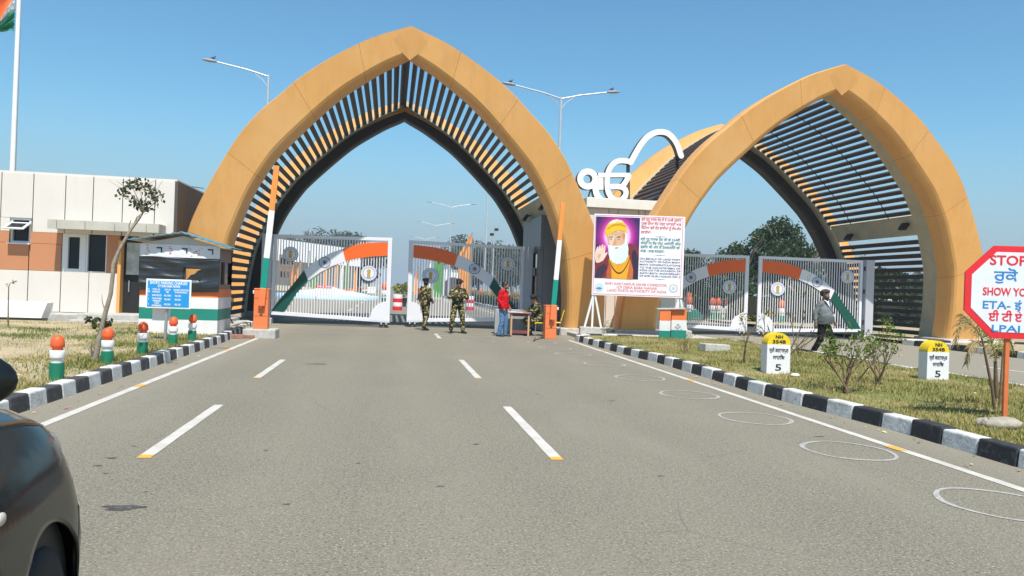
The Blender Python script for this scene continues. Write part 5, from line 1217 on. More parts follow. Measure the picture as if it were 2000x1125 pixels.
b.cap(T((-.035,-.1,-.045)), T((.035,-.1,-.045)), .011, .011, 8); skinwrap(b, 'beard', mat('dark_beard', (0.02,0.018,0.017), .7, .3, 40), p5, .009, 2, .002)
b = MB(); N_ = Vector((0,.02,1.48))
b.add([(-.07,-.09,1.48),(.07,-.09,1.48),(0,-.165,1.33)], [(0,1,2)]); b.cap((-.06,-.05,1.5),(-.01,-.12,1.45), .018,.012,8); b.cap((.06,-.05,1.5),(.01,-.12,1.45), .018,.012,8); b.build('shirt_collar', WHITE, p5)
b = MB(); b.tube([(-.06,-.06,1.50),(-.03,-.19,1.30),(.04,-.245,1.16)], .006, 6); b.tube([(.06,-.06,1.50),(.07,-.19,1.30),(.05,-.245,1.16)], .006, 6); b.build('lanyard', NAVY, p5)
b = MB(); b.box((.045,-.262,1.09), (.07,.008,.12)); b.build('identity_card', WHITE, p5)
# ------------------------------------------------------------------ plants and trees
BARK = mat('grey_bark', (0.30,0.25,0.19), 0.9, 0.3, 14, 0.6, 40); TWIG = mat('brown_twig', (0.16,0.105,0.06), 0.85, 0.25, 14, 0.3, 40)
LF = leaf_mat('tree_leaf_dark', [(0.016,0.035,0.010),(0.045,0.085,0.018),(0.028,0.055,0.014),(0.075,0.105,0.028),(0.02,0.04,0.012)], .5, .22)
LF2 = leaf_mat('tree_leaf_hazy', [(0.055,0.075,0.055),(0.09,0.115,0.075),(0.07,0.09,0.065),(0.11,0.125,0.085)], .7, .2)  # paler greens: distance haze put into the leaf colour
LFB = leaf_mat('bush_leaf', [(0.13,0.22,0.02),(0.09,0.17,0.018),(0.20,0.27,0.04),(0.06,0.12,0.015),(0.26,0.26,0.05)], .45, .35)
LFT = leaf_mat('sapling_leaf', [(0.05,0.07,0.025),(0.09,0.10,0.035),(0.035,0.05,0.02),(0.13,0.12,0.045)], .5, .25)
LFY = leaf_mat('yellow_leaf', [(0.35,0.24,0.02),(0.22,0.20,0.03),(0.12,0.15,0.02),(0.42,0.30,0.03)], .5, .35)
FLW = leaf_mat('flower_petal', [(0.75,0.25,0.02),(0.7,0.5,0.05),(0.55,0.05,0.12),(0.7,0.6,0.3)], .6, .2)
def leaves(name, m, centres, n, size, spread, parent=None, loc=(0,0,0), ratio=.5, droop=0.0, shell=0.0):
    """leaf shaped quads scattered round clump centres (x, y, z, radius)"""
    C_ = np.array(centres, float); wts = C_[:,3]**2.2; idx = RNG.choice(len(C_), n, p=wts/wts.sum()); d = RNG.normal(size=(n,3)); d /= np.linalg.norm(d, axis=1)[:,None]
    r = RNG.uniform(shell, 1, n)**(1/2.2)*C_[idx,3]*spread; p = C_[idx,:3]+d*r[:,None]*np.array([1,1,.85])
    a = RNG.normal(size=(n,3)); a[:,2] -= droop; a /= np.linalg.norm(a, axis=1)[:,None]; q = np.cross(a, RNG.normal(size=(n,3))); q /= np.linalg.norm(q, axis=1)[:,None]
    s = size*RNG.uniform(.6,1.35,n)[:,None]; Vv = np.zeros((n,4,3)); Vv[:,0] = p-a*s; Vv[:,1] = p+q*s*ratio-a*s*.1; Vv[:,2] = p+a*s; Vv[:,3] = p-q*s*ratio-a*s*.1
    me = bpy.data.meshes.new(name); me.from_pydata(Vv.reshape(-1,3).tolist(), [], [(4*i,4*i+1,4*i+2,4*i+3) for i in range(n)]); me.materials.append(m)
    o = bpy.data.objects.new(name, me); COL.objects.link(o); o.location = loc
    if parent: o.parent = parent
    return o
def wander(b, p, d, L, r, depth, out, seed, spread=.6, up=.15, kids=(2,3), n=5, taper=.62):
    d = Vector(d).normalized(); pts = [Vector(p)]; rs = [r]
    for i in range(n):
        d = (d+Vector((seed.gauss(0,.14), seed.gauss(0,.14), seed.gauss(0,.10)+up*.1))).normalized(); pts.append(pts[-1]+d*L/n); rs.append(r*(1-(1-taper)*(i+1)/n))
    b.tube(pts, rs, 6 if depth else 5)
    if depth == 0: out.append(pts[-1]); return
    for k in range(seed.randint(*kids)):
        i = seed.randint(max(1, n//2), n); a = Vector((seed.gauss(0,1), seed.gauss(0,1), seed.gauss(.2,.6))).normalized()
        wander(b, pts[i], d+a*spread, L*seed.uniform(.55,.8), rs[i]*.75, depth-1, out, seed, spread, up, kids, n, taper)
    out.append(pts[-1])
def tree(name, label, loc, H, crown, nleaf, lsize, m, trunk_r, seed, group=None, cr=None, cz=.62, wide=1.0):
    t = thing(name, label, 'tree', loc, 0, group); rd = random.Random(seed); b = MB(); out = []
    wander(b, (0,0,-.1), (0,0,1), H*.5, trunk_r, 2, out, rd, .75, .3, (3,4)); b.build('trunk', BARK, t)
    cs = []
    for i in range(crown):
        a = rd.uniform(0, 2*PI); u = rd.uniform(-1,1); rr = math.sqrt(max(0,1-u*u))*rd.uniform(.35,1.0); cs.append((math.cos(a)*rr*H*.33*wide, math.sin(a)*rr*H*.33*wide, H*(cz+.33*u), H*rd.uniform(.07,.14)))
    leaves('crown', m, cs, nleaf, lsize, 1.15, t, ratio=.55); return t
# leaning sapling on the left verge: trunk followed from the photograph
g = G(182, 707, .14); Yt = g.y
def L3(px, py, dy=0): q = P(px, py, Yt+dy); return q-Vector((g.x, g.y, .14))
sp = thing('sapling', 'thin leaning tree with a small tuft of dark leaves in front of the guard house', 'tree', (g.x, g.y, .14))
b = MB()
b.tube([L3(182,712), L3(188,690), L3(194,660), L3(206,610), L3(216,575), L3(220,540), L3(222,515), L3(232,490), L3(246,465), L3(258,445), L3(270,430), L3(279,416)], [.056,.048,.042,.035,.031,.030,.033,.027,.024,.021,.017,.013], 9)
b.tube([L3(258,445), L3(268,424), L3(279,416)], [.014,.012,.01], 6); b.tube([L3(252,455), L3(252,440), L3(256,430)], [.013,.01,.006], 6); b.tube([L3(206,610), L3(200,590,.1), L3(199,575,.15)], [.012,.008,.004], 5)
b.tube([L3(182,700), L3(178,680,-.1), L3(181,662,-.12), L3(173,650,-.1)], [.02,.014,.01,.004], 5); b.tube([L3(184,704,.1), L3(176,688,.1), L3(168,672,.1)], [.014,.01,.004], 5)
tips = [(238,378),(246,366),(255,360),(268,358),(282,362),(295,368),(304,378),(306,392),(296,400),(284,398),(272,404),(264,394)]
for i, (x, y) in enumerate(tips):
    dy = .22*math.sin(i*2.4); m_ = L3((279+x)/2+random.uniform(-4,4), (414+y)/2, dy*.5); b.tube([L3(279,415), m_, L3(x, y, dy)], [.011,.007,.003], 5)
for (x0, y0, x1, y1) in ((243,372,212,352),(256,362,252,340),(262,360,268,345),(285,362,310,348),(303,376,318,352),(246,366,228,354),(304,390,320,382)): b.tube([L3(x0,y0), L3(x1,y1,.05)], [.005,.002], 4)
b.build('trunk', BARK, sp)
cs = [(*L3(x, y, .2*math.sin(i*2.4)), .075) for i, (x, y) in enumerate(tips)]+[(*L3(x, y, .08*math.sin(x)), .06) for x, y in ((262,370),(276,370),(290,382),(284,410),(276,408),(240,374),(300,385))]
leaves('crown', LFT, cs, 330, .036, 1.5, sp, ratio=.62, droop=.4)
leaves('base_leaves', LFT, [(*L3(x, y, 0), .07) for x, y in ((172,625),(188,628),(205,632),(214,628),(186,640))], 46, .05, 1.2, sp, ratio=.6, droop=.4)
# thin bare sapling by the wall
g2 = G(17, 640, .14); st2 = thing('sapling', 'thin bare young stem at the far left by the wall', 'plant', (g2.x, g2.y, .14)); b = MB()
q = lambda px, py: P(px, py, g2.y)-Vector((g2.x, g2.y, .14))
b.tube([q(16,645), q(16,600), q(17,560), q(20,553), q(32,549)], [.018,.014,.011,.008,.004], 6); b.tube([q(17,562), q(10,554)], [.006,.003], 4); b.build('stem', TWIG, st2); leaves('leaf', LFY, [(*q(27,551), .06),(*q(13,555), .03)], 22, .03, 1.1, st2)

def bush(name, label, px, py, h, nst, seed, leafn, lsize, m, spread=.5, group=None, top=.5, stem_r=.014, dirs=None):
    g = G(px, py, .14); t = thing(name, label, 'shrub', (g.x, g.y, .13), 0, group); rd = random.Random(seed); b = MB(); out = []
    for k in range(nst):
        a = rd.uniform(0, 2*PI) if not dirs else dirs[k][0]; s = spread*rd.uniform(.5,1.1) if not dirs else dirs[k][1]
        wander(b, (rd.uniform(-.06,.06), rd.uniform(-.06,.06), 0), (s*math.cos(a), s*math.sin(a), 1), h*rd.uniform(.45,.7), stem_r, 2, out, rd, .55, .6, (2,2), 5, .6)
    b.build('stems', TWIG, t); cs = [(p.x, p.y, p.z, .085) for p in out if p.z > h*top] or [(0,0,h,.1)]
    leaves('foliage', m, cs, leafn, lsize, 1.35, t, ratio=.33, droop=.6); return t
bush('leafy_bush', 'leafy green bush beside the kerb right of the first milestone', 1655, 766, 1.0, 7, 4, 430, .040, LFB, .75, top=.45)
bush('leafy_bush', 'sparser bush growing just behind the leafy green bush', 1718, 753, .95, 5, 12, 200, .038, LFB, .55, top=.45)
bush('bare_shrub', 'bare shrub with yellow leaves in front of the right gate leaves', 1452, 712, 1.15, 2, 5, 90, .04, LFY, .3, top=.4, stem_r=.012)
bush('bare_shrub', 'leafless dark shrub with long crossing branches behind the first milestone', 1530, 705, 1.75, 4, 9, 30, .035, LFY, .75, top=.3, stem_r=.017)
bush('bare_shrub', 'small twiggy shrub with a yellow flower beside the tricolour box', 1335, 690, .5, 6, 21, 70, .03, LFY, .6, top=.4, stem_r=.007)
bush('bare_shrub', 'reddish dry plant at the verge edge beside the walking man', 1558, 697, .42, 5, 15, 60, .03, LFY, .6, top=.3, stem_r=.008)
bush('weed', 'green weed growing against the billboard footing', 1178, 655, .4, 5, 31, 70, .035, LFB, .5, top=.2, stem_r=.006)
# young palm by the stop sign
g = G(1943, 800, .14); pa = thing('young_palm', 'young palm with dry drooping fronds behind the stop sign post', 'palm', (g.x, g.y, .13)); b = MB()
DRY = leaf_mat('dry_palm_frond', [(0.42,0.30,0.12),(0.30,0.20,0.08),(0.50,0.40,0.20),(0.22,0.14,0.06)], .7, .25); PG = leaf_mat('green_palm_frond', [(0.16,0.19,0.03),(0.25,0.24,0.05),(0.10,0.13,0.02)], .5, .3)
q = lambda px, py, dy=0: P(px, py, g.y+dy)-Vector((g.x, g.y, .13))
b.tube([q(1943,800), q(1938,760), q(1930,720), q(1920,670), q(1912,640)], [.022,.02,.018,.014,.008], 7); b.tube([q(1947,778,.2), q(1945,745,.2), q(1944,705,.2)], [.03,.028,.02], 8); b.tube([q(1951,800,.05), q(1955,740,.05), q(1958,690,.05)], [.015,.012,.008], 6); b.build('stalk', TWIG, pa)
def frond(b, pts, ll, n, rd, side=None):
    pts = smooth([tuple(p) for p in pts], 8); pts = [Vector(p) for p in pts]; b.tube(pts, [.007]*(len(pts)-1)+[.002], 5)
    for k in range(n):
        u = .12+.88*k/n*.99; i = min(int(u*(len(pts)-1)), len(pts)-2); p = pts[i].lerp(pts[i+1], u*(len(pts)-1)-i); t = (pts[i+1]-pts[i]).normalized()
        for s in (-1,1):
            o = t.cross(Vector((0,-1,.2))).normalized()*s; L = ll*(1-.5*abs(u-.4))*rd.uniform(.7,1.2); d = (t*.7+o*.7+Vector((0,rd.uniform(-.4,.4),-.5))).normalized(); e = p+d*L*.55; f = e+(d+Vector((0,0,-.9))).normalized()*L*.45; w = Vector((0,1,0)).cross(d).normalized()*.007
            b.add([p-w, p+w, e+w*.8, f, e-w*.8], [(0,1,2,4),(4,2,3)])
rd = random.Random(3)
for pts, mm, nm, n, ll in (([q(1920,665), q(1905,640,-.05), q(1885,628,-.1), q(1872,640,-.12), q(1866,672,-.1)], DRY, 'dry_frond', 26, .16),([q(1918,660), q(1900,636,.05), q(1890,622,.1), q(1876,612,.2)], DRY, 'dry_frond', 20, .15),([q(1922,680), q(1908,668,-.1), q(1895,680,-.2), q(1886,712,-.2)], DRY, 'dry_frond', 22, .14),([q(1944,706,.2), q(1938,670,.2), q(1926,648,.2), q(1906,650,.1)], PG, 'green_frond', 22, .14),([q(1945,706,.2), q(1950,680,.25), q(1956,662,.3), q(1966,650,.3)], PG, 'green_frond', 18, .13),([q(1944,712,.2), q(1942,690,.15), q(1934,672,.1), q(1922,690,.05)], DRY, 'dry_frond', 18, .12),([q(1957,695,.05), q(1962,670,.1), q(1972,662,.15), q(1980,690,.2)], PG, 'green_frond', 18, .13)):
    b = MB(); frond(b, pts, ll, n, rd); b.build(nm, mm, pa, fix=False)

# trees behind the arches
grp = 'trees beyond the gates'
g = P(1500, 560, 62); tree('broad_tree', 'large dark leafy tree framed by the right arch', (g.x+1, 62, 0), 8.4, 75, 9500, .15, LF, .35, 2, grp, cz=.60, wide=1.05)
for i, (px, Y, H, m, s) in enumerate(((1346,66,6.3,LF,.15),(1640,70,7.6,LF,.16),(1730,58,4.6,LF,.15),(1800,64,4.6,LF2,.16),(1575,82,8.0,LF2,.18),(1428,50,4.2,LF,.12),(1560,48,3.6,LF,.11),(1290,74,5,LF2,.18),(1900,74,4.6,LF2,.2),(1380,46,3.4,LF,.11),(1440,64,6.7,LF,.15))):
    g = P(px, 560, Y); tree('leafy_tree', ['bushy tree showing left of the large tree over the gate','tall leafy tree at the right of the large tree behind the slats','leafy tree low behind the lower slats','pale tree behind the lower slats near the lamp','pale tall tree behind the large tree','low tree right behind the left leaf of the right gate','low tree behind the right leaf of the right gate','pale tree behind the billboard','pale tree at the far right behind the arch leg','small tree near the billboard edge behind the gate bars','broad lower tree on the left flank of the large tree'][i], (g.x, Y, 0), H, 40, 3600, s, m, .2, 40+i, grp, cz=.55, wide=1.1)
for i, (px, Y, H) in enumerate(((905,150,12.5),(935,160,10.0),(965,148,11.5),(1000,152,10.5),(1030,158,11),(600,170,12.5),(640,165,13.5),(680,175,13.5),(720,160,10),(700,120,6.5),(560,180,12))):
    g = P(px, 560, Y); tree('distant_tree', f"hazy distant tree {['above the saffron flags','beside the saffron banner','left of the camera mast','behind the right gate emblem','next to the dark kiosk','above the white pavilion','over the pavilion ridge','right of the pavilion','below the saffron band','low behind the wheel emblem','left behind the round emblem'][i]}", (g.x, Y, 0), H, 34, 2600, .30, LF2, .3, 70+i, grp, cz=.58, wide=1.15)

# ------------------------------------------------------------------ beyond the main gate
grass_m = leaf_mat('hedge_leaf', [(0.03,0.05,0.015),(0.05,0.08,0.02),(0.02,0.035,0.012)], .6, .2)
hd = thing('hedge', 'dark clipped hedge with flowers along the kerb beyond the gate', 'hedge', (8.6, 75, 0))
b = MB(); b.box((0,0,.35), (1.5,58,.7)); b.build('soil_core', mat('dark_stems', (0.02,0.022,0.012), .9, .3, 4), hd)
cs = [(random.uniform(-.7,.7), random.uniform(-29,29), random.uniform(.3,.85), .28) for _ in range(260)]; leaves('foliage', grass_m, cs, 5200, .10, 1.1, hd)
cs = [(random.uniform(-.6,.7), random.uniform(-29,20), random.uniform(.9,1.25), .16) for _ in range(150)]; leaves('flowers', FLW, cs, 1700, .055, 1.0, hd); leaves('flower_leaf', LFY, cs, 1500, .06, 1.1, hd)
rh = thing('hedge', 'dark shrubby hedge showing low behind the slats of the right arch', 'hedge', (31, 43, 0)); b = MB(); b.box((0,0,.8), (22,1.2,1.6)); b.build('soil_core', MATS['dark_stems'], rh)
leaves('foliage', LF, [(random.uniform(-11,11), random.uniform(-.8,.8), random.uniform(.3,2.5), .5) for _ in range(150)], 5200, .16, 1.2, rh)
def banner(px, py, Y, pyt, wpx, m, label, lean=0, cut=.35):
    g = G(px, py); k = Y/g.y; base = P(px, 562, Y); t = thing('cloth_banner', label, 'flag', (base.x, Y, 0), 0, 'tall cloth banners along the road')
    z1 = P(px, pyt, Y).z; w = wpx*(Y*.99)/FPX; b = MB(); b.tube([(w/2,.05,0),(w/2,.05,z1)], .05, 8); b.build('pole', STEEL, t)
    nx, nzz = 14, 24; vs = []
    for j in range(nzz+1):
        v = j/nzz; z = .4+(z1-.4)*v; wl = w if v < 1-cut else w*max(0.02,(1-v)/cut)
        for i in range(nx+1): u = i/nx; vs.append((w/2-wl*u+lean*v, .12*math.sin(u*11+v*3)*min(1,wl)+.05*math.sin(u*23), z))
    b = MB(); b.add(vs, [(j*(nx+1)+i, j*(nx+1)+i+1, (j+1)*(nx+1)+i+1, (j+1)*(nx+1)+i) for j in range(nzz) for i in range(nx)], 0, True); b.build('cloth', m, t, fix=False); return t
CO = mat('saffron_cloth', (0.80,0.33,0.08), .8, .1, 3); CG = mat('green_cloth', (0.10,0.36,0.06), .8, .12, 3); CW = mat('white_cloth', (0.72,0.72,0.70), .8, .08, 3)
banner(906, 585, 70, 453, 26, CO, 'tallest pointed saffron banner right of centre beyond the gate')
banner(856, 578, 80, 507, 18, CG, 'green banner between the two soldiers beyond the gate', cut=.05)
banner(813, 565, 95, 520, 7, CO, 'thin saffron banner left of the soldier with the rifle', cut=.4)
banner(838, 570, 92, 500, 8, CW, 'thin white banner behind the gate emblem', cut=.4)
for px, Y, pyt, w, m, lb in ((580,75,508,10,CO,'broad saffron banner at the left beyond the gate'),(569,78,514,5,CO,'narrow saffron banner at the far left beyond the gate'),(612,85,494,7,CG,'green banner peeping over the green gate band'),(600,82,490,3,CW,'thin white banner at the left beyond the gate'),(655,90,505,4,CO,'slim saffron banner left of the dark trees'),(676,95,500,5,CG,'slim green banner under the wheel emblem'),(694,100,512,5,CO,'slim saffron banner right of the slim green one'),(666,98,506,6,CW,'slim white banner beside the slim green one'),(635,92,500,5,CO,'slim saffron banner over the blue notice'),(692,108,520,4,CG,'slim green banner farthest along the road')):
    banner(px, 575, Y, pyt, w, m, lb, cut=.5)
# pavilion with a sloping white roof, far left
pv = P(600, 562, 110); pav = thing('pavilion', 'large white pavilion with a sloping roof at the left beyond the gate', 'building', (pv.x, 112, 0)); xa = P(505, 562, 110).x-pv.x; xb = P(700, 562, 110).x-pv.x
b = MB(); za, zb_ = P(546,463,110).z, P(690,486,110).z; zl = P(600,540,110).z
b.hexa([(xa-6,0,zl+2.4),(xb,0,zb_-2.4),(xb,14,zb_-2.4),(xa-6,14,zl+2.4),(xa-6,0,za+.6),(xb,0,zb_),(xb,14,zb_),(xa-6,14,za+.6)]); b.build('roof', WHITE, pav)
b = MB(); b.box(((xa+xb)/2-3, 7, zl/2+1.2), (xb-xa+4, 10, zl+2.2)); b.build('wall', mat('pavilion_cream', (0.62,0.55,0.42), .7, .2, .4), pav)
BRK = mat('brown_facade', (0.30,0.17,0.10), .8, .2, 1)
for px0, px1, y0, y1 in ((546,574,497,520),(548,572,524,545)):
    a, c = P(px0, y0, 109), P(px1, y1, 109); b = MB(); b.box(((a.x+c.x)/2-pv.x, -3.0+.0, (a.z+c.z)/2), (c.x-a.x, .5, a.z-c.z)); f = b.build('facade_panel', BRK, pav)
    b = MB()
    for k in range(4): b.box((a.x-pv.x+(c.x-a.x)*(k+.5)/4, -3.27, (a.z+c.z)/2-.1), ((c.x-a.x)/6, .04, (a.z-c.z)*.55))
    b.build('window', GLASS, f)
# white hall with arches
hl_ = P(886, 562, 130); hall = thing('white_hall', 'white hall with an arched front far beyond the gate', 'building', (hl_.x, 132, 0)); x0, x1 = P(866,562,130).x-hl_.x, P(908,562,130).x-hl_.x; zt = P(886,532,130).z
b = MB(); b.box(((x0+x1)/2, 4, zt/2), (x1-x0, 8, zt)); b.build('wall', WHITE, hall)
b = MB(); b.prism([(-1.4,0),(1.4,0),(1.4,2.0)]+[(1.4*math.cos(a), 2.0+1.2*math.sin(a)) for a in np.linspace(0, PI, 12)][1:-1]+[(-1.4,2.0)], -.06, .3); b.build('arched_opening', BRN, hall)
b = MB()
for k in range(9): b.box((x0+(x1-x0)*(k+.5)/9, .2, zt+.25), ((x1-x0)/14,.3,.5))
b.build('battlement', WHITE, hall)
# fountain island, notices, barrels, bollards
g = G(640, 583); fo = thing('fountain_basin', 'low white and blue fountain basin left of the road beyond the gate', 'fountain', (g.x, g.y, 0))
b = MB(); b.lathe([(4.8,0),(4.8,.34),(4.55,.38),(4.5,.3)], 40); b.build('rim', mat('pale_blue_paint', (0.45,0.66,0.78), .5, .08, 2), fo)
b = MB(); b.lathe([(4.4,.3),(3.2,.62),(1.6,.8),(1.2,.9),(.4,1.15),(0,1.2)], 36); b.build('tier', WHITE, fo)
def notice(px, py, w, h, label, m_head, red=True, Y=None, legs=True, txt=None):
    g = G(px, py); t = thing('notice_board', label, 'sign', (g.x, g.y, 0)); k = g.y*.99/FPX; W_, H_ = w*k, h*k; z0 = H_*.25
    b = MB(); b.box((0,0,z0+H_*.4), (W_,.06,H_*.8)); bd = b.build('panel', SWHITE, t)
    b = MB(); b.box((0,-.035,z0+H_*.70), (W_*.98,.02,H_*.2)); b.build('header', m_head, bd)
    if txt: text(txt, H_*.15, bd, (0,-.05,z0+H_*.70), SWHITE if m_head != SWHITE else RED, width=W_*.8, bold=.02)
    for x in (-W_*.45, W_*.45): b = MB(); b.bar((x,.02,0),(x,.02,z0+H_*.3), .06); b.build('leg', SRED, t)
notice(632, 586, 32, 27, 'white notice board with a red heading in front of the fountain', SRED, txt='WELCOME'); notice(634, 570, 24, 20, 'pale blue notice behind the one with a red heading', mat('pale_blue_paint', (0.5,0.7,0.78)))
notice(726, 577, 16, 16, 'small white notice at the right of the left gate leaf', SWHITE)
def barrel(px, py, label, h=.95):
    g = G(px, py); t = thing('traffic_barrel', label, 'barrel', (g.x, g.y, 0), 0, 'red and white barrels on the road')
    for i in range(4):
        b = MB(); z0, z1 = h*i/4, h*(i+1)/4; b.lathe([(.28,z0),(.29,(z0+z1)/2),(.28,z1)], 16); b.build(['red_band','white_band'][i % 2], [SRED, WHITE][i % 2], t)
    return t
SRED2 = SRED
barrel(776, 606, 'red and white barrel seen between the two gate leaves'); barrel(918, 606, 'red and white barrel behind the man looking at his phone')
b = None
g = G(776, 600); leaves_o = thing('potted_plant', 'leafy potted plant showing between the two gate leaves', 'plant', (g.x+.3, g.y+2, 0)); b = MB(); b.lathe([(.3,0),(.42,.6),(.45,.62)], 16); b.build('pot', BRN, leaves_o); leaves('foliage', LFB, [(0,0,1.1,.5),(.3,0,1.4,.4),(-.3,.1,1.3,.4)], 500, .08, 1.1, leaves_o); leaves('flowers', FLW, [(0,-.1,1.3,.5)], 80, .06, 1.1, leaves_o)
for px, py, s, lb in ((752,601,3.0,'tall tricolour pillar behind the right end of the left gate leaf'),(938,588,2.4,'small tricolour pillar standing before the hedge')):
    g = G(px, py); c = copy_tree(bb); c.location = (g.x, g.y, 0); c.scale = (s,s,s); c['label'] = lb; c['group'] = 'tricolour pillars beyond the gate'
for i, (px, py) in enumerate(((1390,640),(1402,640),(1420,641),(1432,641),(1447,642),(1525,647),(1345,638))):
    g = G(px, py); k = 2.2; c = copy_tree(bb); c.location = (g.x*1.25, g.y*1.25, 0); c.scale = (k,k,k*1.15); c['label'] = 'tricolour bollard in the row seen through the bars of the right gate'; c['group'] = 'tricolour bollards beyond the right gate'
g = G(1363, 634); t = thing('tricolour_wall', 'low tricolour painted wall seen through the right gate bars', 'wall', (g.x*1.3, g.y*1.3, 0))
for i, m_ in enumerate((BG, BW, BO)): b = MB(); b.box((0,0,.28+.56*i), (1.7,.3,.56)); b.build('painted_band', m_, t)
TC = [(BO,'saffron'),(WHITE,'white'),(BG,'green')]
for i in range(9):
    g = G(672+i*5.2, 578-.8*i); t = thing('tricolour_kerbstone', 'tricolour stone in the row beside the fountain road', 'kerbstone', (g.x, g.y, 0), 0, 'tricolour stones beside the fountain road')
    for k, (m_, nm) in enumerate(((BG,'green_band'),(BW,'white_band'),(BO,'saffron_band'))): b = MB(); b.box((0,0,.14+.28*k), (.5,.5,.28)); b.build(nm, m_, t)

# ------------------------------------------------------------------ lamps and masts
GALV = mat('galvanised_steel', (0.55,0.57,0.58), .4, .08, 3, metal=.4); LHEAD = mat('lamp_grey', (0.30,0.31,0.32), .5, .1, 5)
def lamp(x, Y, H, label, arm=2.9):
    t = thing('street_lamp', label, 'street lamp', (x, Y, 0), 0, 'twin arm street lamps along the road')
    b = MB(); b.tube([(0,0,0),(0,0,H*.5),(0,0,H)], [.13,.1,.07], 12); b.build('pole', GALV, t)
    for s in (-1,1):
        b = MB(); b.tube([(0,0,H-.1),(s*arm*.4,0,H+.2),(s*arm,0,H+.52)], [.05,.045,.04], 8); b.tube([(0,0,H-.75),(s*arm*.10,0,H-.32),(s*arm*.3,0,H+.10)], .022, 6); ar = b.build('arm', GALV, t)
        b = MB(); b.ell((s*(arm+.3),0,H+.55), (.44,.15,.085), 14, 8, M=Matrix.Rotation(-s*R(6),3,'Y')); b.build('lamp_head', LHEAD, ar)
    return t
lp1 = lamp(9.7, 45, 13.1, 'tallest twin street lamp standing between the two arches')
for x, Y, lb in ((-7.2,45,'street lamp with one arm left of the main arch'),(8.3,111,'distant twin street lamp framed by the main arch, the larger one'),(8.1,146,'distant twin street lamp framed by the main arch, the smaller one'),(8.0,190,'farthest faint twin street lamp framed by the main arch')):
    c = copy_tree(lp1); c.location = (x, Y, 0); c['label'] = lb
    if 'one arm' in lb:
        for ch in [k for k in c.children if k.name.startswith('arm')][1:]:
            for h_ in list(ch.children): bpy.data.objects.remove(h_)
            bpy.data.objects.remove(ch)
for px, Y, pyt, r, lb in ((946,120,372,.22,'tall thick mast framed by the main arch'),(961,75,428,.07,'thin camera mast left of the dark kiosk')):
    g = P(px, 562, Y); z = P(px, pyt, Y).z; t = thing('mast', lb, 'mast', (g.x, Y, 0)); b = MB(); b.tube([(0,0,0),(0,0,z)], [r, r*.6], 10); b.build('pole', GALV, t)
    if r < .1:
        for s, dz in ((-1,0),(1,.5)): b = MB(); b.box((s*.22,-.1,P(px,458,Y).z+dz), (.35,.5,.25)); b.build('camera', BLACK, t, bevel=.04)
def bird(p, label):
    b = MB(); b.ell((0,0,.11), (.16,.08,.09), 10, 8); b.ell((.13,0,.22), (.06,.05,.055), 8, 6); b.cap((-.12,0,.1),(-.28,0,.06), .04,.015, 6); b.cap((.18,0,.22),(.23,0,.21), .012,.004, 5); b.cap((0,.03,.05),(0,.03,-.02), .01,.01,5); b.cap((0,-.03,.05),(0,-.03,-.02), .01,.01,5)
    tag(skinwrap(b, 'bird', mat('bird_grey', (0.06,0.06,0.065), .7, .3, 8), None, .02, 2), label, 'bird', 'birds perched up high'); o_ = COL.objects[-1]; o_.location = p; o_.scale = (.7,.7,.7)
bird((9.7-3.1,45,13.1+.64), 'bird on the left lamp head between the arches'); bird((9.7+3.1,45,13.1+.64), 'bird on the right lamp head between the arches'); bird((-7.2-3.0,45,13.74), 'bird on the lamp head left of the main arch')
# flagpole and flag behind the guard house
fp = P(25, 334, 40); t = thing('flagpole', 'tall white flagpole behind the guard house', 'flagpole', (fp.x, 40, 0)); b = MB(); b.tube([(0,0,0),(0,0,8),(0,0,18)], [.16,.13,.09], 14); b.build('pole', WHITE, t); b = MB(); b.ell((0,0,18.08), (.14,.14,.12), 12, 8); b.build('finial', GOLD, t); b = MB(); b.tube([(.13,-.1,1),(.12,-.1,17.8)], .012, 5); b.build('halyard', GALV, t)
fl = thing('national_flag', 'large tricolour flag hanging from the white flagpole', 'flag', (fp.x, 40, 0))
# the cloth hangs down in folds from its hoist edge
nx = 40
quads = [((-.03,12.95),(-.03,14.0),(-.80,12.95),(-.60,12.88)), ((-.03,14.0),(-.03,14.55),(-.88,12.86),(-.80,12.95)), ((-.03,14.55),(-.03,17.4),(-2.9,12.4),(-.88,12.86))]
def flagpt(k, u, v):
    a, b_, c, d = quads[k]; x = (a[0]*(1-v)+b_[0]*v)*(1-u)+(d[0]*(1-v)+c[0]*v)*u; z = (a[1]*(1-v)+b_[1]*v)*(1-u)+(d[1]*(1-v)+c[1]*v)*u
    w = (k+v)*7.5+u*1.2; z -= (.55*math.exp(-((v-.12)/.1)**2) if k == 2 else 0)*u
    return (x-.1, -.16*math.sin(w*2.1)*min(1,u*3)-.05*math.sin(w*5+u*4)-.1, z+.02*math.sin(w*3))
mats3 = [mat('flag_green', (0.01,0.24,0.12), .75, .08, 3), mat('flag_white', (0.74,0.73,0.72), .75, .05, 3), mat('flag_saffron', (0.80,0.16,0.03), .75, .08, 3)]
for k, nm in enumerate(('green_stripe','white_stripe','saffron_stripe')):
    b = MB(); vs = []; n2 = 22
    for j in range(n2+1):
        for i in range(nx+1): vs.append(flagpt(k, i/nx, j/n2))
    b.add(vs, [(j*(nx+1)+i, j*(nx+1)+i+1, (j+1)*(nx+1)+i+1, (j+1)*(nx+1)+i) for j in range(n2) for i in range(nx)], 0, True); b.build(nm, mats3[k], fl, fix=False)
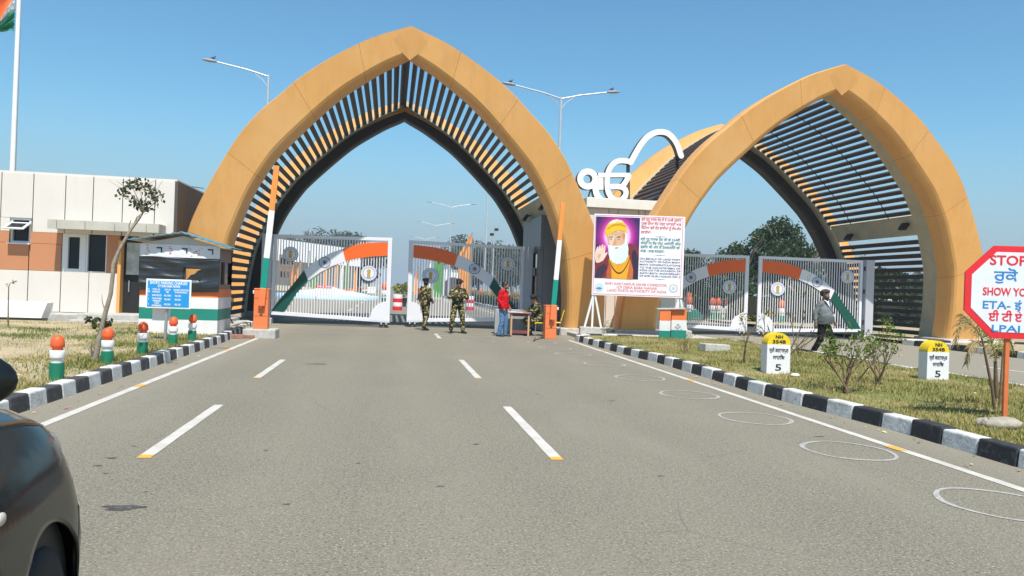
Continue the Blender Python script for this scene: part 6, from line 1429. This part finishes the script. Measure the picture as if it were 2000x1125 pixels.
# bench, cable, right hand background
def bench():
    g = G(459, 631); t = thing('iron_bench', 'black cast iron bench under the left leg of the main arch', 'bench', (g.x-.1, g.y-2.2, .12), R(-62))
    for x in (-.55,.55):
        b = MB()
        for pts in ([(x,-.25,0),(x,-.2,.2),(x,-.25,.4),(x,.2,.42),(x,.28,.9)],[(x,.3,0),(x,.2,.2),(x,.2,.42)],[(x,-.25,.4),(x,-.28,.62),(x,.2,.64)]): b.tube(smooth(pts, 6), .022, 6)
        b.build('side_frame', BLACK, t)
    b = MB()
    for k in range(5): b.box((0,-.2+.1*k,.43), (1.15,.07,.025))
    b.build('seat', BLACK, t); b = MB()
    for k in range(5):
        a = -.42+.21*k; ring_ = [(a+.1*math.cos(q), .235, .68+.12*math.sin(q)) for q in np.linspace(0, 2*PI, 14)]; b.tube(ring_, .016, 6)
    b.tube([(-.55,.27,.86),(.55,.27,.86)], .02, 6); b.tube([(-.55,.22,.5),(.55,.22,.5)], .02, 6); b.build('backrest', BLACK, t)
bench()
BRICK = mat('brick_orange', (0.50,0.22,0.12), .8, .15, 2)
for i, (px, w, pyt, lb) in enumerate(((1786,62,624,'low terracotta wall behind the slats of the right arch'),(1775,62,572,'red topped cabin front behind the slats of the right arch'))):
    g = P(px, 640, 48); k = 48/FPX; t = thing('low_building', lb, 'building', (g.x, 48+i*3, 0)); z = P(px, pyt, 48).z; b = MB(); b.box((0,0,z/2), (w*k,1.2,z)); b.build('wall', BRICK if i == 0 else PANEL, t)
    b = MB(); b.box((0,-.02,z+.12), (w*k+.3,1.5,.3)); b.build('roof', CONC if i == 0 else SAFF, t)
g = P(1790,562,95); t = thing('hall', 'long grey building far behind the right arch', 'building', (g.x+4, 96, 0)); b = MB(); b.box((0,0,2.3), (26,6,4.6)); b.build('wall', mat('hazy_grey', (0.42,0.45,0.46), .7, .1, .5), t); b = MB(); b.box((0,-.1,4.75), (27,7,.3)); b.build('roof', mat('hazy_roof', (0.5,0.53,0.55), .6), t)  # haze of the distance mixed into wall and roof colour
b = MB(); pts = [P(352,358,26), P(372,361,26), P(392,366,26)]; a, c = P(330,352,27.5), P(398,368,26.5); b.tube([a, a.lerp(c,.5)-Vector((0,0,.05)), c], .012, 5); tag(b.build('overhead_cable', BLACK), 'thin cable running from the guard house to the arch', 'cable')
b = MB(); q = [G(1062,661), G(1050,663), G(1042,667), G(1046,660)]; b.tube([v+Vector((0,0,.012)) for v in q], .012, 6); tag(b.build('power_cable', BLACK), 'thin black cable lying on the road beside the right barrier', 'cable')
# ------------------------------------------------------------------ dark car at the left edge
CARP = mat('car_paint', (0.010,0.012,0.011), 0.1, 0.05, 1, spec=0.35, coat=0.0); CHR = mat('chrome', (0.7,0.7,0.7), 0.12, 0.03, 3, metal=1.0)
TYRE = mat('tyre_rubber', (0.012,0.013,0.015), 0.75, 0.2, 12, 0.2, 60)
LENS = mat('headlight_lens', (0.45,0.46,0.48), 0.12, 0.3, 14, metal=0.2, coat=1.0)
car = thing('parked_car', 'dark grey car at the left edge with its right front wheel showing', 'car', (-.96, 2.47, 0), R(8))
ys = sorted(set([round(v,3) for v in np.concatenate([np.linspace(-3.25,-.6,28), np.linspace(-.58,.86,73)])]))
AR, AZ = .385, .36
def wside(y): return 0 if y <= .22 else -.86*min(1,((y-.22)/.62))**3.4
def ztop(y): return float(np.interp(y, [-3.25,-.9,-.75,-.4,-.05,.25,.45,.55,.65,.72,.8,.84], [1.02,1.155,1.15,1.13,1.105,1.068,1.025,.985,.925,.855,.72,.60]))
def inset(z): return float(np.interp(z, [.2,.4,.6,.7,.8,.88,.94,1.0,1.06,1.12], [.03,.005,0,.012,.035,.065,.10,.15,.20,.23]))
def zbot(y):
    z = .22
    if abs(y) < AR: z = max(z, AZ+math.sqrt(AR*AR-y*y))
    if abs(y+2.45) < AR: z = max(z, AZ+math.sqrt(AR*AR-(y+2.45)**2))
    return z
def prof(y):
    zb, zt, w = zbot(y), ztop(y), wside(y); sh = zt-.055; pts = []
    n1 = 20
    for i in range(n1+1):
        z = zb+(sh-zb)*i/n1; x = w-inset(z)
        pts.append((x, z))
    x0 = pts[-1][0]
    for i in range(1, 7):
        a = i/6*PI/2; pts.append((x0-.10*math.sin(a)*.9-.02*i/6, sh+.055*math.sin(a)))
    xe = pts[-1][0]; c = -.86
    for i in range(1, 7):
        u = i/6; pts.append((xe+(min(c, xe)-xe)*u, zt+.035*math.sin(u*PI/2)))
    return pts
rows = [prof(y) for y in ys]; K = len(rows[0])
def car_part(name, m, keep, mirror=True, off=0):
    b = MB()
    for sgn in ((1,-1) if mirror else (1,)):
        vs = []
        for y, r in zip(ys, rows):
            for (x, z) in r: vs.append(((x+off) if sgn == 1 else -1.72-(x+off), y, z))
        fs = []
        for j in range(len(ys)-1):
            for k in range(K-1):
                zc_ = (rows[j][k][1]+rows[j+1][k+1][1])/2; yc = (ys[j]+ys[j+1])/2
                if keep(yc, zc_, k): fs.append((j*K+k, (j+1)*K+k, (j+1)*K+k+1, j*K+k+1) if sgn == 1 else (j*K+k, j*K+k+1, (j+1)*K+k+1, (j+1)*K+k))
        b.add(vs, fs, 0, True)
    o = b.build(name, m, car, fix=False); return o
def is_bump(y, z, k): return y > .375 and k < 13
o = car_part('body', CARP, lambda y, z, k: not is_bump(y, z, k)); sd = o.modifiers.new('s','SOLIDIFY'); sd.thickness = .012
car_part('bumper', CARP, is_bump)
b = MB()
for s in (0, 1):
    X = -.17 if s == 0 else -1.55
    for y in (0,-2.45): b.lathe([(AR+.015,-.15),(AR+.015,.0),(.02,.0)] if False else [(.40,-.15),(.40,.12)], 28, loc=(X, y, AZ), axis='X')
b.box((-.86,-1.2,.45), (1.3,3.6,.5)); b.build('underbody', BLACK, car)
for s in (0, 1):
    for y in (0,-2.45):
        X = -.13 if s == 0 else -1.59; sg = 1 if s == 0 else -1
        w = MB(); w.lathe([(.21,-.10),(.29,-.105),(.325,-.09),(.34,-.05),(.342,0),(.34,.05),(.325,.09),(.29,.105),(.21,.10)], 40, loc=(X, y, .345), axis='X'); wl = w.build('wheel', TYRE, car)
        w = MB(); w.lathe([(.205,.06*sg),(.20,.085*sg),(.06,.07*sg),(0,.08*sg)], 30, loc=(X, y, .345), axis='X')
        for k in range(10): a = 2*PI*k/10; w.bar((X+.085*sg, y+.05*math.cos(a), .345+.05*math.sin(a)), (X+.09*sg, y+.195*math.cos(a), .345+.195*math.sin(a)), .035, .02)
        w.build('rim', mat('rim_grey', (0.2,0.2,0.21), 0.35, 0.1, 6, metal=.8), wl)
        if s == 0 and y == 0: wl.rotation_euler = (0,0,0)
def side_patch(name, m, yz, off, n=8):
    """a patch that follows the body side at (y, z) corners, standing proud by off"""
    (ya, za), (yb_, zb_), (yc, zc_), (yd, zd) = yz; b = MB(); vs = []
    for i in range(n+1):
        for j in range(n+1):
            u, v = i/n, j/n; y = (ya*(1-u)+yb_*u)*(1-v)+(yd*(1-u)+yc*u)*v; z = (za*(1-u)+zb_*u)*(1-v)+(zd*(1-u)+zc_*u)*v
            zt = ztop(y); sh = zt-.055; x = wside(y)-inset(min(z, sh))
            if z > sh: x -= .09*((z-sh)/.055)**2
            e = min(i, n-i, j, n-j); bul = off*(1 if e > 0 else .0)
            vs.append((x+bul*.8, y+bul*.8, z))
    b.add(vs, [(i*(n+1)+j, (i+1)*(n+1)+j, (i+1)*(n+1)+j+1, i*(n+1)+j+1) for i in range(n) for j in range(n)], 0, True); return b.build(name, m, car)
hl = side_patch('headlight', LENS, ((.40,.965),(.70,.82),(.70,.72),(.50,.85)), .012)
side_patch('lamp_reflector', CHR, ((.47,.925),(.54,.895),(.55,.86),(.50,.88)), .016)
def seam(pts, r=.0035): 
    b = MB(); q = []
    for y, z in pts:
        zt = ztop(y); sh = zt-.055; q.append((wside(y)-inset(min(z, sh))+.001, y, z))
    b.tube(q, r, 6); b.build('panel_gap', BLACK, car)
seam([(.30,.60),(.34,.64),(.378,.70),(.46,.70),(.56,.69)], .002); seam([(-.80,.3),(-.80,.6),(-.79,.9),(-.77,1.08)])
b = MB(); b.ell((-.012,-.45,.90), (.010,.03,.016), 12, 8); b.build('side_indicator', mat('indicator_lens', (0.55,0.5,0.42), 0.15, 0.1, 8), car)
text('D', .075, car, (.004,-.34,.66), mat('badge_red', (0.30,0.02,0.02), 0.3), rot=(PI/2,0,PI/2), bold=.05, ext=.006, name='badge')
text('D', .062, car, (.011,-.34,.66), CHR, rot=(PI/2,0,PI/2), bold=.0, ext=.006, name='badge'); text('D', .072, car, (.0085,-.43,.66), CHR, rot=(PI/2,0,PI/2), bold=.04, ext=.006, name='badge')
# mirror
b = MB(); b.ell((.047,-1.05,1.31), (.135,.07,.062), 20, 14)
for i, p in enumerate(b.v):
    x, y, z = p; 
    if y < -1.05: y = -1.05+(y+1.05)*.45
    b.v[i] = (x, y, z)
mr = b.build('door_mirror', CARP, car); b = MB(); b.ell((.047,-1.084,1.31), (.115,.006,.05), 20, 10); b.build('mirror_glass', GLASS, mr); b = MB(); b.bar((-.2,-1.0,1.2), (.02,-1.03,1.27), .05, .035); b.build('mirror_stalk', BLACK, mr)
# greenhouse
b = MB(); A = [(-.05,-.82,1.15),(-1.67,-.82,1.15),(-1.67,-3.2,1.03),(-.05,-3.2,1.03)]; B = [(-.24,-1.5,1.56),(-1.48,-1.5,1.56),(-1.48,-2.85,1.53),(-.24,-2.85,1.53)]
b.hexa(A+B); b.build('glazing', GLASS, car, bevel=.03)
b = MB(); b.box((-.86,-2.2,1.565), (1.26,1.5,.05)); b.build('roof', CARP, car, bevel=.03)
for s in (0,1):
    X0, X1 = (-.045,-.235) if s == 0 else (-1.675,-1.485)
    for (y0, z0, y1, z1) in ((-.82,1.15,-1.5,1.57),(-1.75,1.1,-1.8,1.56),(-3.2,1.03,-2.85,1.54)):
        b = MB(); b.bar((X0,y0,z0),(X1,y1,z1),.06,.05); b.build('roof_pillar', CARP, car)
b = MB(); b.box((-.86,.835,.60), (1.0,.03,.16)); b.box((-.86,.83,.40), (1.2,.03,.14)); b.build('grille', BLACK, car, bevel=.01)
# ------------------------------------------------------------------ thin winter haze
hm = bpy.data.materials.new('haze'); hm.use_nodes = True; n, l = nodes_of(hm)
n.remove(n['Principled BSDF']); pv_ = n.new('ShaderNodeVolumePrincipled'); pv_.inputs['Color'].default_value = (.80,.90,1.0,1); pv_.inputs['Density'].default_value = .0007; pv_.inputs['Anisotropy'].default_value = .2
l.new(pv_.outputs[0], n['Material Output'].inputs['Volume'])
b = MB(); b.box((0,187,12), (420,430,26.2)); hz_ = b.build('haze', hm); hz_['kind'] = 'stuff'; hz_['label'] = 'thin pale winter haze over the whole place'; hz_['category'] = 'haze'
